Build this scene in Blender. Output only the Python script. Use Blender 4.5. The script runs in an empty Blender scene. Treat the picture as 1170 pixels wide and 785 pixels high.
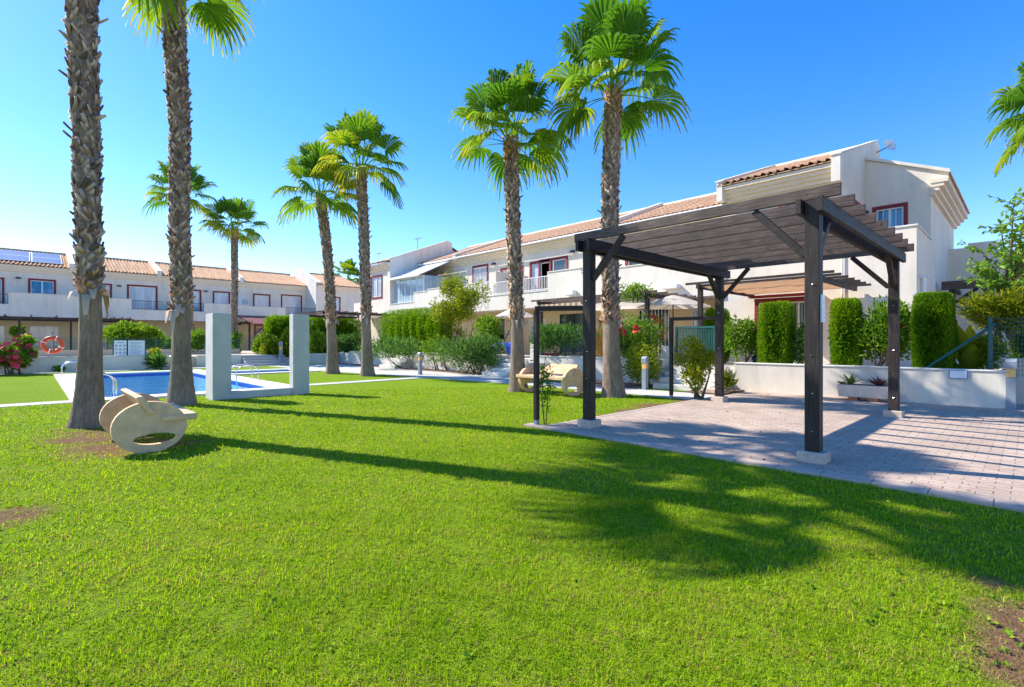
import bpy, bmesh, math, random
import numpy as np
from mathutils import Vector

random.seed(7)
rng = np.random.default_rng(7)
sc = bpy.context.scene
COL = sc.collection
PI = math.pi

# ------------------------------------------------------------------ camera, sky, sun
# world: +X runs away from the long right-hand row of houses' front, +Y runs along it; z up, metres
CAMH = 1.3
F = 570.0                      # focal length in photograph pixels (1170 wide)
RX, RY = 0.7205, -0.6934       # camera right in world
FX, FY = 0.6934, 0.7205        # camera forward in world
cam_d = bpy.data.cameras.new('camera')
cam_d.sensor_width = 36.0
cam_d.lens = 36.0 * F / 1170.0
cam_d.shift_y = -2.5 / 1170.0
cam_d.clip_start = 0.05
cam_d.clip_end = 2000
cam = bpy.data.objects.new('camera', cam_d)
COL.objects.link(cam)
cam.location = (0, 0, CAMH)
cam.rotation_euler = (math.radians(90), 0, math.atan2(FY, FX) - PI / 2)
sc.camera = cam

SUN_EL = math.radians(41)
sun_dir = Vector((-0.383 * math.cos(SUN_EL), 0.922 * math.cos(SUN_EL), math.sin(SUN_EL)))
world = bpy.data.worlds.new('World')
sc.world = world
world.use_nodes = True
wn = world.node_tree
wn.nodes.clear()
w_out = wn.nodes.new('ShaderNodeOutputWorld')
w_bg = wn.nodes.new('ShaderNodeBackground')
w_sky = wn.nodes.new('ShaderNodeTexSky')
w_sky.sky_type = 'NISHITA'
w_sky.sun_disc = False
w_sky.sun_elevation = SUN_EL
w_sky.sun_rotation = math.atan2(sun_dir.x, sun_dir.y)
w_sky.air_density = 1.0
w_sky.dust_density = 0.15
w_sky.ozone_density = 2.0
w_hs = wn.nodes.new('ShaderNodeHueSaturation')
w_hs.inputs['Saturation'].default_value = 1.42
w_hs.inputs['Hue'].default_value = 0.505
w_bg.inputs['Strength'].default_value = 0.15
wn.links.new(w_sky.outputs[0], w_hs.inputs['Color'])
w_mul = wn.nodes.new('ShaderNodeMixRGB'); w_mul.blend_type = 'MULTIPLY'; w_mul.inputs[0].default_value = 1.0
w_mul.inputs[2].default_value = (1.0, 0.93, 1.03, 1)
wn.links.new(w_hs.outputs[0], w_mul.inputs[1])
wn.links.new(w_mul.outputs[0], w_bg.inputs['Color'])
wn.links.new(w_bg.outputs[0], w_out.inputs['Surface'])

sun_d = bpy.data.lights.new('sun', 'SUN')
sun_d.energy = 4.6
sun_d.angle = math.radians(0.5)
sun_d.color = (1.0, 0.94, 0.84)
sun = bpy.data.objects.new('sun', sun_d)
COL.objects.link(sun)
sun.rotation_euler = (-sun_dir).to_track_quat('-Z', 'Y').to_euler()
sun.location = (-10, 20, 30)

sc.view_settings.view_transform = 'Standard'
sc.view_settings.look = 'None'
sc.view_settings.exposure = 0.97
sc.view_settings.gamma = 1.0
sc.view_settings.use_curve_mapping = False


# photograph position -> world point on a real plane
def G(px, py, z=0.0):
    Y = (CAMH - z) * F / (py - 390.0); X = (px - 585.0) / F * Y
    return (RX * X + FX * Y, RY * X + FY * Y)
def AT(px, Y):
    X = (px - 585.0) / F * Y
    return (RX * X + FX * Y, RY * X + FY * Y)
def ZAT(py, Y):
    return CAMH + (390.0 - py) / F * Y
def RU(px, py, U):             # on the plane x = U -> (y, z)
    r = (px - 585.0) / F; Y = U / (RX * r + FX)
    return Y * (RY * r + FY), CAMH + (390.0 - py) / F * Y
def LV(px, py, V):             # on the plane y = V -> (x, z)
    r = (px - 585.0) / F; Y = V / (RY * r + FY)
    return Y * (RX * r + FX), CAMH + (390.0 - py) / F * Y

# ------------------------------------------------------------------ materials
MATS = {}
def nmat(name):
    m = bpy.data.materials.new(name); m.use_nodes = True
    nt = m.node_tree
    b = nt.nodes['Principled BSDF']
    MATS[name] = m
    return m, nt, b
def N(nt, t, **kw):
    n = nt.nodes.new('ShaderNode' + t)
    for k, v in kw.items():
        setattr(n, k, v)
    return n
def L(nt, a, b): nt.links.new(a, b)
def pos(nt, scale=1.0, obj=False):
    if obj:
        g = N(nt, 'TexCoord').outputs['Object']
    else:
        g = N(nt, 'NewGeometry').outputs['Position']
    mp = N(nt, 'Mapping')
    s = scale if isinstance(scale, tuple) else (scale,) * 3
    mp.inputs['Scale'].default_value = s
    L(nt, g, mp.inputs['Vector'])
    return mp.outputs[0]
def noise(nt, vec, scale, detail=5, rough=0.6):
    n = N(nt, 'TexNoise'); n.inputs['Scale'].default_value = scale
    n.inputs['Detail'].default_value = detail; n.inputs['Roughness'].default_value = rough
    L(nt, vec, n.inputs['Vector'])
    return n.outputs['Fac']
def ramp(nt, fac, stops):
    r = N(nt, 'ValToRGB')
    e = r.color_ramp.elements
    while len(e) < len(stops): e.new(0.5)
    for i, (p, c) in enumerate(stops):
        e[i].position = p; e[i].color = (*c, 1)
    L(nt, fac, r.inputs['Fac'])
    return r.outputs['Color']
def mixc(nt, fac, a, b, mode='MIX'):
    m = N(nt, 'MixRGB', blend_type=mode)
    for i, x in ((1, a), (2, b)):
        if isinstance(x, tuple): m.inputs[i].default_value = (*x, 1)
        else: L(nt, x, m.inputs[i])
    if isinstance(fac, (int, float)): m.inputs[0].default_value = fac
    else: L(nt, fac, m.inputs[0])
    return m.outputs[0]
def bump(nt, b, h, strength, dist):
    n = N(nt, 'Bump'); n.inputs['Strength'].default_value = strength; n.inputs['Distance'].default_value = dist
    L(nt, h, n.inputs['Height']); L(nt, n.outputs[0], b.inputs['Normal'])
    return n

def plaster(name, col, var=0.07, rough=0.9, stain=0.09):
    m, nt, b = nmat(name)
    p = pos(nt)
    n1 = noise(nt, p, 0.9, 6, 0.65)
    ps = pos(nt, (1.6, 1.6, 0.25))
    n2 = noise(nt, ps, 1.5, 6, 0.7)
    dark = tuple(c * (1 - var * 1.4) for c in col); light = tuple(min(1, c * (1 + var * 0.35)) for c in col)
    c = ramp(nt, n1, [(0.3, dark), (0.7, light)])
    st = ramp(nt, n2, [(0.42, (1, 1, 1)), (0.75, (1 - stain, 1 - stain * 1.05, 1 - stain * 1.2))])
    c = mixc(nt, 1.0, c, st, 'MULTIPLY')
    L(nt, c, b.inputs['Base Color']); b.inputs['Roughness'].default_value = rough
    b.inputs['Specular IOR Level'].default_value = 0.2
    bump(nt, b, noise(nt, p, 55, 4, 0.7), 0.25, 0.01)
    return m
def plain(name, col, rough=0.5, metal=0.0, var=0.12, scale=8, bmp=0.0, spec=0.4):
    m, nt, b = nmat(name)
    p = pos(nt)
    n1 = noise(nt, p, scale, 5, 0.65)
    c = ramp(nt, n1, [(0.3, tuple(x * (1 - var) for x in col)), (0.7, tuple(min(1, x * (1 + var)) for x in col))])
    L(nt, c, b.inputs['Base Color'])
    b.inputs['Roughness'].default_value = rough; b.inputs['Metallic'].default_value = metal
    b.inputs['Specular IOR Level'].default_value = spec
    if bmp: bump(nt, b, noise(nt, p, scale * 6, 4, 0.7), bmp, 0.01)
    return m

plaster('cream_render', (0.84, 0.75, 0.62), 0.08, 0.9, 0.14)
plaster('white_render', (0.84, 0.77, 0.66), 0.08, 0.9, 0.16)
plaster('ochre_render', (0.70, 0.55, 0.33))
plaster('cornice_render', (0.84, 0.72, 0.56), 0.03, 0.9, 0.02)
plaster('garden_wall_render', (0.77, 0.69, 0.58), 0.10, 0.9, 0.2)
plaster('tan_render', (0.62, 0.50, 0.36))
plain('coping_stone', (0.68, 0.64, 0.57), 0.8, var=0.1, bmp=0.2)
plain('red_frame', (0.23, 0.018, 0.022), 0.55, var=0.15)
plain('white_paint', (0.80, 0.80, 0.78), 0.4, var=0.04)
plain('black_metal', (0.03, 0.03, 0.035), 0.45)
plain('green_metal', (0.015, 0.10, 0.085), 0.5, var=0.2)
plain('steel', (0.55, 0.56, 0.58), 0.25, metal=1.0, var=0.05)
plain('grey_metal', (0.24, 0.28, 0.32), 0.5)
plain('orange_plastic', (0.75, 0.10, 0.03), 0.45)
plain('blue_plastic', (0.01, 0.10, 0.60), 0.4)
plain('red_plastic', (0.60, 0.03, 0.02), 0.4)
plain('yellow_panel', (0.85, 0.33, 0.02), 0.5)
plain('terracotta', (0.55, 0.22, 0.10), 0.8)
plain('planter_stone', (0.80, 0.61, 0.48), 0.85, var=0.12, bmp=0.3)
plain('footing_stone', (0.54, 0.42, 0.33), 0.85, var=0.2, scale=14, bmp=0.4)
plain('awning_cloth', (0.62, 0.36, 0.20), 0.9, var=0.08)
plain('white_cloth', (0.82, 0.74, 0.62), 0.9, var=0.05)
plain('maroon_tile', (0.16, 0.04, 0.035), 0.6)
plain('dark_cloth', (0.012, 0.013, 0.025), 0.9)
plain('lamp_amber', (0.78, 0.47, 0.16), 0.35)
plain('bark', (0.16, 0.11, 0.075), 0.95, var=0.4, scale=18, bmp=0.7)
plain('stone_bench', (0.70, 0.45, 0.26), 0.85, var=0.2, scale=6, bmp=0.35)
plain('grey_step', (0.46, 0.44, 0.42), 0.85, var=0.15, bmp=0.2)
plain('soil', (0.16, 0.09, 0.055), 1.0, var=0.45, scale=14, bmp=0.9)
plain('gravel', (0.50, 0.42, 0.36), 1.0, var=0.4, scale=60, bmp=0.9)
plain('sand_terrace', (0.62, 0.50, 0.36), 0.95, var=0.1)
plain('pool_coping', (0.76, 0.68, 0.58), 0.75, var=0.1, scale=5, bmp=0.15)
plain('sign_white', (0.78, 0.80, 0.82), 0.4, var=0.03)
plain('sign_blue', (0.12, 0.20, 0.45), 0.4)
plain('sign_grey', (0.40, 0.42, 0.46), 0.5)
plain('red_blossom', (0.75, 0.015, 0.04), 0.6, var=0.2, scale=30)
plain('pink_blossom', (0.80, 0.05, 0.13), 0.6, var=0.35, scale=12)
plain('navy_glaze', (0.01, 0.015, 0.06), 0.2)

for _n in ('awning_cloth', 'white_cloth'):
    _nt = MATS[_n].node_tree; _b = _nt.nodes['Principled BSDF']; _t = N(_nt, 'BsdfTranslucent'); _m = N(_nt, 'MixShader'); _m.inputs[0].default_value = 0.45
    L(_nt, _b.inputs['Base Color'].links[0].from_socket, _t.inputs['Color']); L(_nt, _b.outputs[0], _m.inputs[1]); L(_nt, _t.outputs[0], _m.inputs[2]); L(_nt, _m.outputs[0], _nt.nodes['Material Output'].inputs['Surface'])
def glass(name, col, rough=0.06, c2=None):
    m, nt, b = nmat(name)
    p = pos(nt, (1.0, 1.0, 0.12))
    n1 = noise(nt, p, 4.0, 3)
    c = ramp(nt, n1, [(0.38, col), (0.62, c2 or tuple(x * 0.6 for x in col))])
    L(nt, c, b.inputs['Base Color']); b.inputs['Roughness'].default_value = rough
    b.inputs['Specular IOR Level'].default_value = 0.8
glass('glass_dark', (0.03, 0.045, 0.06), 0.04, (0.10, 0.12, 0.13))
glass('glass_blue', (0.03, 0.22, 0.42), 0.04, (0.05, 0.30, 0.52))
glass('glass_curtain', (0.55, 0.58, 0.62), 0.08, (0.42, 0.46, 0.52))
glass('glass_veranda', (0.28, 0.42, 0.50), 0.05, (0.45, 0.56, 0.62))
glass('solar_glass', (0.15, 0.16, 0.20), 0.25, (0.21, 0.22, 0.27))

# smooth grey concrete of the shower frame
m, nt, b = nmat('grey_concrete'); p = pos(nt)
c = ramp(nt, noise(nt, p, 2.2, 7, 0.7), [(0.3, (0.46, 0.46, 0.45)), (0.7, (0.58, 0.575, 0.55))])
c = mixc(nt, 1.0, c, ramp(nt, noise(nt, p, 40, 4), [(0.35, (0.9, 0.9, 0.9)), (0.6, (1, 1, 1))]), 'MULTIPLY')
L(nt, c, b.inputs['Base Color']); b.inputs['Roughness'].default_value = 0.85
bump(nt, b, noise(nt, p, 30, 5, 0.7), 0.35, 0.01)

# dark stained timber: grain stretched along each member via object noise in three directions
def timber(name, scale, c0, c1, c2):
    m, nt, b = nmat(name)
    p = pos(nt, scale)
    n1 = noise(nt, p, 6.0, 6, 0.65)
    n3 = noise(nt, pos(nt), 2.5, 4)
    c = ramp(nt, n1, [(0.25, c0), (0.5, c1), (0.75, c2)])
    c = mixc(nt, 1.0, c, ramp(nt, n3, [(0.3, (0.65, 0.65, 0.65)), (0.7, (1.2, 1.15, 1.1))]), 'MULTIPLY')
    k = noise(nt, pos(nt), 9.0, 2)
    kn = ramp(nt, k, [(0.70, (0, 0, 0)), (0.74, (1, 1, 1))])
    c = mixc(nt, kn, c, tuple(x * 0.35 for x in c0))
    L(nt, c, b.inputs['Base Color']); b.inputs['Roughness'].default_value = 0.6
    b.inputs['Specular IOR Level'].default_value = 0.35
    bump(nt, b, n1, 0.5, 0.006)
TW = ((0.010, 0.007, 0.006), (0.028, 0.019, 0.016), (0.065, 0.044, 0.034))
TR = ((0.038, 0.024, 0.020), (0.088, 0.060, 0.050), (0.18, 0.128, 0.102))
timber('timber_post', (9, 9, 0.7), *TW)
timber('timber_beam', (0.7, 9, 9), *TW)
timber('timber_rafter', (9, 0.7, 9), *TR)
timber('timber_brace', (3, 3, 3), *TW)
timber('timber_brown', (9, 0.7, 9), (0.05, 0.02, 0.012), (0.09, 0.035, 0.02), (0.14, 0.06, 0.035))

# roof tiles
m, nt, b = nmat('roof_tile'); p = pos(nt)
c = ramp(nt, noise(nt, p, 5.5, 4, 0.8), [(0.25, (0.44, 0.22, 0.11)), (0.5, (0.64, 0.37, 0.20)), (0.75, (0.74, 0.53, 0.35))])
c2 = ramp(nt, noise(nt, p, 0.7, 4), [(0.3, (0.8, 0.8, 0.78)), (0.7, (1.05, 1.05, 1.05))])
L(nt, mixc(nt, 1.0, c, c2, 'MULTIPLY'), b.inputs['Base Color']); b.inputs['Roughness'].default_value = 0.9
bump(nt, b, noise(nt, p, 40), 0.3, 0.01)

# paving blocks
m, nt, b = nmat('paving_block'); p = pos(nt)
br = N(nt, 'TexBrick'); br.offset = 0.5
br.inputs['Scale'].default_value = 1.0; br.inputs['Brick Width'].default_value = 0.21; br.inputs['Row Height'].default_value = 0.105
br.inputs['Mortar Size'].default_value = 0.0048; br.inputs['Mortar Smooth'].default_value = 0.2; br.inputs['Bias'].default_value = 0.0
br.inputs['Color1'].default_value = (0.44, 0.325, 0.25, 1); br.inputs['Color2'].default_value = (0.53, 0.405, 0.315, 1)
br.inputs['Mortar'].default_value = (0.30, 0.25, 0.22, 1)
rot = N(nt, 'Mapping'); rot.inputs['Rotation'].default_value = (0, 0, PI / 2); L(nt, p, rot.inputs['Vector'])
wob = N(nt, 'MixRGB', blend_type='ADD'); wob.inputs[0].default_value = 0.012
nz = N(nt, 'TexNoise'); nz.inputs['Scale'].default_value = 6.0; L(nt, p, nz.inputs['Vector'])
L(nt, rot.outputs[0], wob.inputs[1]); L(nt, nz.outputs['Color'], wob.inputs[2])
L(nt, wob.outputs[0], br.inputs['Vector'])
stn = ramp(nt, noise(nt, p, 1.1, 6, 0.7), [(0.3, (0.78, 0.77, 0.76)), (0.65, (1.05, 1.04, 1.02))])
spk = ramp(nt, noise(nt, p, 26, 3, 0.6), [(0.30, (0.62, 0.60, 0.58)), (0.42, (1, 1, 1))])
c = mixc(nt, 1.0, mixc(nt, 1.0, br.outputs['Color'], stn, 'MULTIPLY'), spk, 'MULTIPLY')
gap = N(nt, 'Math', operation='MULTIPLY'); L(nt, br.outputs['Fac'], gap.inputs[0]); L(nt, ramp(nt, noise(nt, p, 9, 2, 0.5), [(0.50, (0, 0, 0)), (0.60, (0.85, 0.85, 0.85))]), gap.inputs[1])
c = mixc(nt, gap.outputs[0], c, (0.07, 0.055, 0.045))
# small dark gaps where block corners meet
vor = N(nt, 'TexBrick'); vor.offset = 0.5
L(nt, c, b.inputs['Base Color']); b.inputs['Roughness'].default_value = 0.9
inv = N(nt, 'Math', operation='SUBTRACT'); inv.inputs[0].default_value = 1.0; L(nt, br.outputs['Fac'], inv.inputs[1])
bump(nt, b, inv.outputs[0], 0.8, 0.008)
nt.nodes.remove(vor)

# concrete paths
plain('path_concrete', (0.50, 0.47, 0.42), 0.9, var=0.14, scale=3, bmp=0.3)
plain('kerb_stone', (0.46, 0.355, 0.285), 0.9, var=0.12, scale=9, bmp=0.3)

# lawn soil and turf sheet
m, nt, b = nmat('lawn_turf'); p = pos(nt)
n1 = noise(nt, p, 1.1, 6, 0.7); n2 = noise(nt, p, 18, 5, 0.75); n4 = noise(nt, p, 90, 3, 0.7)
c = ramp(nt, n2, [(0.30, (0.20, 0.17, 0.05)), (0.40, (0.15, 0.23, 0.010)), (0.56, (0.255, 0.385, 0.008)), (0.78, (0.38, 0.45, 0.022))])
c = mixc(nt, 1.0, c, ramp(nt, n1, [(0.3, (0.85, 0.95, 0.8)), (0.7, (1.15, 1.08, 1.0))]), 'MULTIPLY')
c = mixc(nt, 1.0, c, ramp(nt, n4, [(0.3, (0.6, 0.65, 0.5)), (0.6, (1.1, 1.1, 1.1))]), 'MULTIPLY')
at = N(nt, 'Attribute'); at.attribute_name = 'dirt'
dc = ramp(nt, n2, [(0.3, (0.12, 0.062, 0.03)), (0.7, (0.34, 0.205, 0.11))])
L(nt, mixc(nt, at.outputs['Fac'], c, dc), b.inputs['Base Color']); b.inputs['Roughness'].default_value = 1.0
b.inputs['Specular IOR Level'].default_value = 0.1
bump(nt, b, n4, 1.0, 0.03)

def leafmat(name, stops, transl=0.4, rough=0.6, spec=0.15):
    m, nt, b = nmat(name)
    at = N(nt, 'Attribute'); at.attribute_name = 'tint'
    c = ramp(nt, at.outputs['Fac'], stops)
    L(nt, c, b.inputs['Base Color']); b.inputs['Roughness'].default_value = rough
    b.inputs['Specular IOR Level'].default_value = spec
    if transl:
        t = N(nt, 'BsdfTranslucent')
        br = mixc(nt, 1.0, c, (1.5, 1.45, 0.8), 'MULTIPLY')
        L(nt, br, t.inputs['Color'])
        ms = N(nt, 'MixShader'); ms.inputs[0].default_value = transl
        L(nt, b.outputs[0], ms.inputs[1]); L(nt, t.outputs[0], ms.inputs[2])
        L(nt, ms.outputs[0], nt.nodes['Material Output'].inputs['Surface'])
    return m
leafmat('grass_blade', [(0.0, (0.14, 0.25, 0.004)), (0.45, (0.28, 0.43, 0.006)), (0.78, (0.42, 0.53, 0.014)), (0.86, (0.46, 0.34, 0.12)), (1.0, (0.29, 0.155, 0.07))], 0.42)
leafmat('palm_leaf', [(0.0, (0.035, 0.12, 0.012)), (0.4, (0.08, 0.21, 0.012)), (0.70, (0.20, 0.32, 0.015)), (0.88, (0.46, 0.40, 0.02)), (1.0, (0.38, 0.24, 0.10))], 0.42, 0.55, 0.22)
leafmat('palm_boot', [(0.0, (0.11, 0.065, 0.043)), (0.35, (0.36, 0.235, 0.16)), (0.8, (0.64, 0.475, 0.335)), (1.0, (0.50, 0.21, 0.10))], 0.0, 0.85, 0.2)
leafmat('hedge_leaf', [(0.0, (0.05, 0.14, 0.006)), (0.5, (0.15, 0.29, 0.008)), (1.0, (0.32, 0.45, 0.012))], 0.4)
leafmat('oleander_leaf', [(0.0, (0.04, 0.11, 0.025)), (0.5, (0.10, 0.22, 0.045)), (1.0, (0.22, 0.34, 0.09))], 0.3)
leafmat('shrub_leaf', [(0.0, (0.045, 0.13, 0.012)), (0.5, (0.12, 0.25, 0.016)), (1.0, (0.30, 0.39, 0.025))], 0.35)
leafmat('yellow_leaf', [(0.0, (0.09, 0.16, 0.010)), (0.5, (0.20, 0.26, 0.012)), (1.0, (0.34, 0.34, 0.022))], 0.4)
leafmat('tree_leaf', [(0.0, (0.07, 0.18, 0.02)), (0.5, (0.15, 0.30, 0.03)), (1.0, (0.30, 0.44, 0.05))], 0.45, 0.5, 0.25)
leafmat('red_leaf', [(0.0, (0.10, 0.03, 0.03)), (0.5, (0.20, 0.06, 0.05)), (1.0, (0.30, 0.14, 0.10))], 0.25)
leafmat('agave_leaf', [(0.0, (0.10, 0.15, 0.03)), (0.5, (0.20, 0.24, 0.05)), (1.0, (0.45, 0.42, 0.12))], 0.1)

# smooth lower trunk of the palms
m, nt, b = nmat('palm_trunk')
p = pos(nt, (17, 17, 2.6), True)
n1 = noise(nt, p, 2.2, 8, 0.8)
pr = pos(nt, (1, 1, 16), True); n2 = noise(nt, pr, 1.2, 4)
c = ramp(nt, n1, [(0.3, (0.14, 0.098, 0.073)), (0.55, (0.34, 0.25, 0.188)), (0.75, (0.48, 0.37, 0.28))])
c = mixc(nt, 1.0, c, ramp(nt, n2, [(0.3, (0.92, 0.92, 0.92)), (0.7, (1.04, 1.04, 1.04))]), 'MULTIPLY')
c = mixc(nt, 1.0, c, ramp(nt, noise(nt, pos(nt, (1.2, 1.2, 0.6), True), 2.2, 7, 0.7), [(0.3, (0.58, 0.54, 0.50)), (0.7, (1.22, 1.2, 1.18))]), 'MULTIPLY')
L(nt, c, b.inputs['Base Color']); b.inputs['Roughness'].default_value = 0.95
bp = bump(nt, b, n1, 0.9, 0.03)

# pool
m, nt, b = nmat('pool_tile'); p = pos(nt)
br = N(nt, 'TexBrick'); br.offset = 0.0
br.inputs['Scale'].default_value = 1; br.inputs['Brick Width'].default_value = 0.1; br.inputs['Row Height'].default_value = 0.1; br.inputs['Mortar Size'].default_value = 0.006
br.inputs['Color1'].default_value = (0.03, 0.64, 0.88, 1); br.inputs['Color2'].default_value = (0.06, 0.72, 0.92, 1); br.inputs['Mortar'].default_value = (0.5, 0.75, 0.9, 1)
L(nt, p, br.inputs['Vector']); L(nt, br.outputs['Color'], b.inputs['Base Color'])
plain('pool_band', (0.01, 0.07, 0.38), 0.3, var=0.3, scale=25)
m, nt, b = nmat('pool_water'); p = pos(nt)
gl = N(nt, 'BsdfGlossy'); gl.inputs['Roughness'].default_value = 0.03
tr = N(nt, 'BsdfTransparent'); tr.inputs['Color'].default_value = (0.80, 0.96, 1.0, 1)
fr = N(nt, 'Fresnel'); fr.inputs['IOR'].default_value = 1.15
ms = N(nt, 'MixShader')
bmp = N(nt, 'Bump'); bmp.inputs['Strength'].default_value = 0.7; bmp.inputs['Distance'].default_value = 0.05
L(nt, noise(nt, p, 3.0, 4), bmp.inputs['Height']); L(nt, bmp.outputs[0], gl.inputs['Normal']); L(nt, bmp.outputs[0], fr.inputs['Normal'])
L(nt, fr.outputs[0], ms.inputs[0]); L(nt, tr.outputs[0], ms.inputs[1]); L(nt, gl.outputs[0], ms.inputs[2])
L(nt, ms.outputs[0], nt.nodes['Material Output'].inputs['Surface'])

# ------------------------------------------------------------------ mesh helpers
WLOC = {}
class MB:
    def __init__(s): s.V = []; s.F = []
    def box(s, x0, x1, y0, y1, z0, z1):
        if x0 > x1: x0, x1 = x1, x0
        if y0 > y1: y0, y1 = y1, y0
        o = len(s.V)
        s.V += [(x0, y0, z0), (x1, y0, z0), (x1, y1, z0), (x0, y1, z0), (x0, y0, z1), (x1, y0, z1), (x1, y1, z1), (x0, y1, z1)]
        s.F += [tuple(o + i for i in f) for f in ((0, 3, 2, 1), (4, 5, 6, 7), (0, 1, 5, 4), (1, 2, 6, 5), (2, 3, 7, 6), (3, 0, 4, 7))]
        return s
    def bar(s, p0, p1, w, h, up=(0, 0, 1)):
        p0 = Vector(p0); p1 = Vector(p1); d = (p1 - p0).normalized(); up = Vector(up)
        sd = d.cross(up).normalized(); u2 = sd.cross(d).normalized()
        o = len(s.V)
        for p in (p0, p1):
            for a, b_ in ((-1, -1), (1, -1), (1, 1), (-1, 1)):
                s.V.append(tuple(p + sd * a * w / 2 + u2 * b_ * h / 2))
        s.F += [tuple(o + i for i in f) for f in ((0, 1, 2, 3), (7, 6, 5, 4), (0, 4, 5, 1), (1, 5, 6, 2), (2, 6, 7, 3), (3, 7, 4, 0))]
        return s
    def tube(s, pts, r, n=10, cap=True):
        pts = [Vector(p) for p in pts]
        if not hasattr(r, '__len__'): r = [r] * len(pts)
        o = len(s.V); ref = None
        for i, p in enumerate(pts):
            d = (pts[min(i + 1, len(pts) - 1)] - pts[max(i - 1, 0)]).normalized()
            if ref is None:
                ref = d.orthogonal().normalized()
            ref = (ref - d * ref.dot(d)).normalized(); b_ = d.cross(ref)
            for k in range(n):
                a = 2 * PI * k / n
                s.V.append(tuple(p + (ref * math.cos(a) + b_ * math.sin(a)) * r[i]))
        for i in range(len(pts) - 1):
            for k in range(n):
                s.F.append((o + i * n + k, o + i * n + (k + 1) % n, o + (i + 1) * n + (k + 1) % n, o + (i + 1) * n + k))
        if cap:
            s.F.append(tuple(o + k for k in reversed(range(n)))); e = o + (len(pts) - 1) * n
            s.F.append(tuple(e + k for k in range(n)))
        return s
    def extr(s, poly, vec):                       # polygon of 3D points swept along vec
        o = len(s.V); n = len(poly)
        s.V += [tuple(p) for p in poly]; s.V += [tuple(a + b_ for a, b_ in zip(p, vec)) for p in poly]
        s.F.append(tuple(o + i for i in range(n))); s.F.append(tuple(o + n + i for i in reversed(range(n))))
        for i in range(n):
            j = (i + 1) % n; s.F.append((o + i, o + n + i, o + n + j, o + j))
        return s
    def quad(s, *pts):
        o = len(s.V); s.V += [tuple(p) for p in pts]; s.F.append(tuple(range(o, o + len(pts)))); return s
    def lathe(s, c, prof, n=20):
        o = len(s.V)
        for r, z in prof:
            for k in range(n):
                a = 2 * PI * k / n; s.V.append((c[0] + r * math.cos(a), c[1] + r * math.sin(a), c[2] + z))
        for i in range(len(prof) - 1):
            for k in range(n):
                s.F.append((o + i * n + k, o + i * n + (k + 1) % n, o + (i + 1) * n + (k + 1) % n, o + (i + 1) * n + k))
        return s
    def build(s, name, mat, parent=None, bevel=0.0, smooth=False, recalc=True, loc=None):
        me = bpy.data.meshes.new(name)
        org = Vector(WLOC[parent]) if parent else Vector(loc or (0, 0, 0))
        me.from_pydata([tuple(Vector(v) - org) for v in s.V], [], s.F)
        if recalc or bevel:
            bm = bmesh.new(); bm.from_mesh(me)
            if recalc: bmesh.ops.recalc_face_normals(bm, faces=bm.faces)
            if bevel:
                bmesh.ops.bevel(bm, geom=[e for e in bm.edges], offset=bevel, segments=1, affect='EDGES', clamp_overlap=True)
            bm.to_mesh(me); bm.free()
        if smooth: me.polygons.foreach_set('use_smooth', [True] * len(me.polygons))
        me.materials.append(MATS[mat])
        o = bpy.data.objects.new(name, me); COL.objects.link(o)
        if parent: o.parent = parent; WLOC[o] = tuple(org)
        else: o.location = org; WLOC[o] = tuple(org)
        return o

def npmesh(name, V, faces, mat, parent=None, tint=None, smooth=False, attr='tint'):
    """faces: list of int arrays (k,3) or (k,4)"""
    me = bpy.data.meshes.new(name)
    org = np.array(WLOC[parent]) if parent else np.zeros(3)
    V = np.asarray(V, dtype=np.float64) - org
    me.vertices.add(len(V)); me.vertices.foreach_set('co', V.astype(np.float32).ravel())
    loops = np.concatenate([f.ravel() for f in faces]); tot = np.concatenate([np.full(len(f), f.shape[1]) for f in faces])
    st = np.concatenate([[0], np.cumsum(tot)[:-1]])
    me.loops.add(len(loops)); me.loops.foreach_set('vertex_index', loops.astype(np.int32))
    me.polygons.add(len(tot)); me.polygons.foreach_set('loop_start', st.astype(np.int32))
    me.polygons.foreach_set('loop_total', tot.astype(np.int32))
    if smooth: me.polygons.foreach_set('use_smooth', np.ones(len(tot), dtype=bool))
    me.update(calc_edges=True); me.validate()
    if tint is not None:
        a = me.attributes.new(attr, 'FLOAT', 'POINT'); a.data.foreach_set('value', np.asarray(tint, dtype=np.float32))
    me.materials.append(MATS[mat])
    o = bpy.data.objects.new(name, me); COL.objects.link(o)
    if parent: o.parent = parent
    WLOC[o] = tuple(org)
    return o

def tag(o, label, cat, group=None, kind=None):
    if label: o['label'] = label
    if cat: o['category'] = cat
    if group: o['group'] = group
    if kind: o['kind'] = kind
    return o
def thing(name, label, cat, loc, group=None):
    o = bpy.data.objects.new(name, None); COL.objects.link(o)
    o.empty_display_size = 0.3
    o.location = loc; WLOC[o] = tuple(loc)
    return tag(o, label, cat, group)
def struct(o):
    o['kind'] = 'structure'; return o

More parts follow.
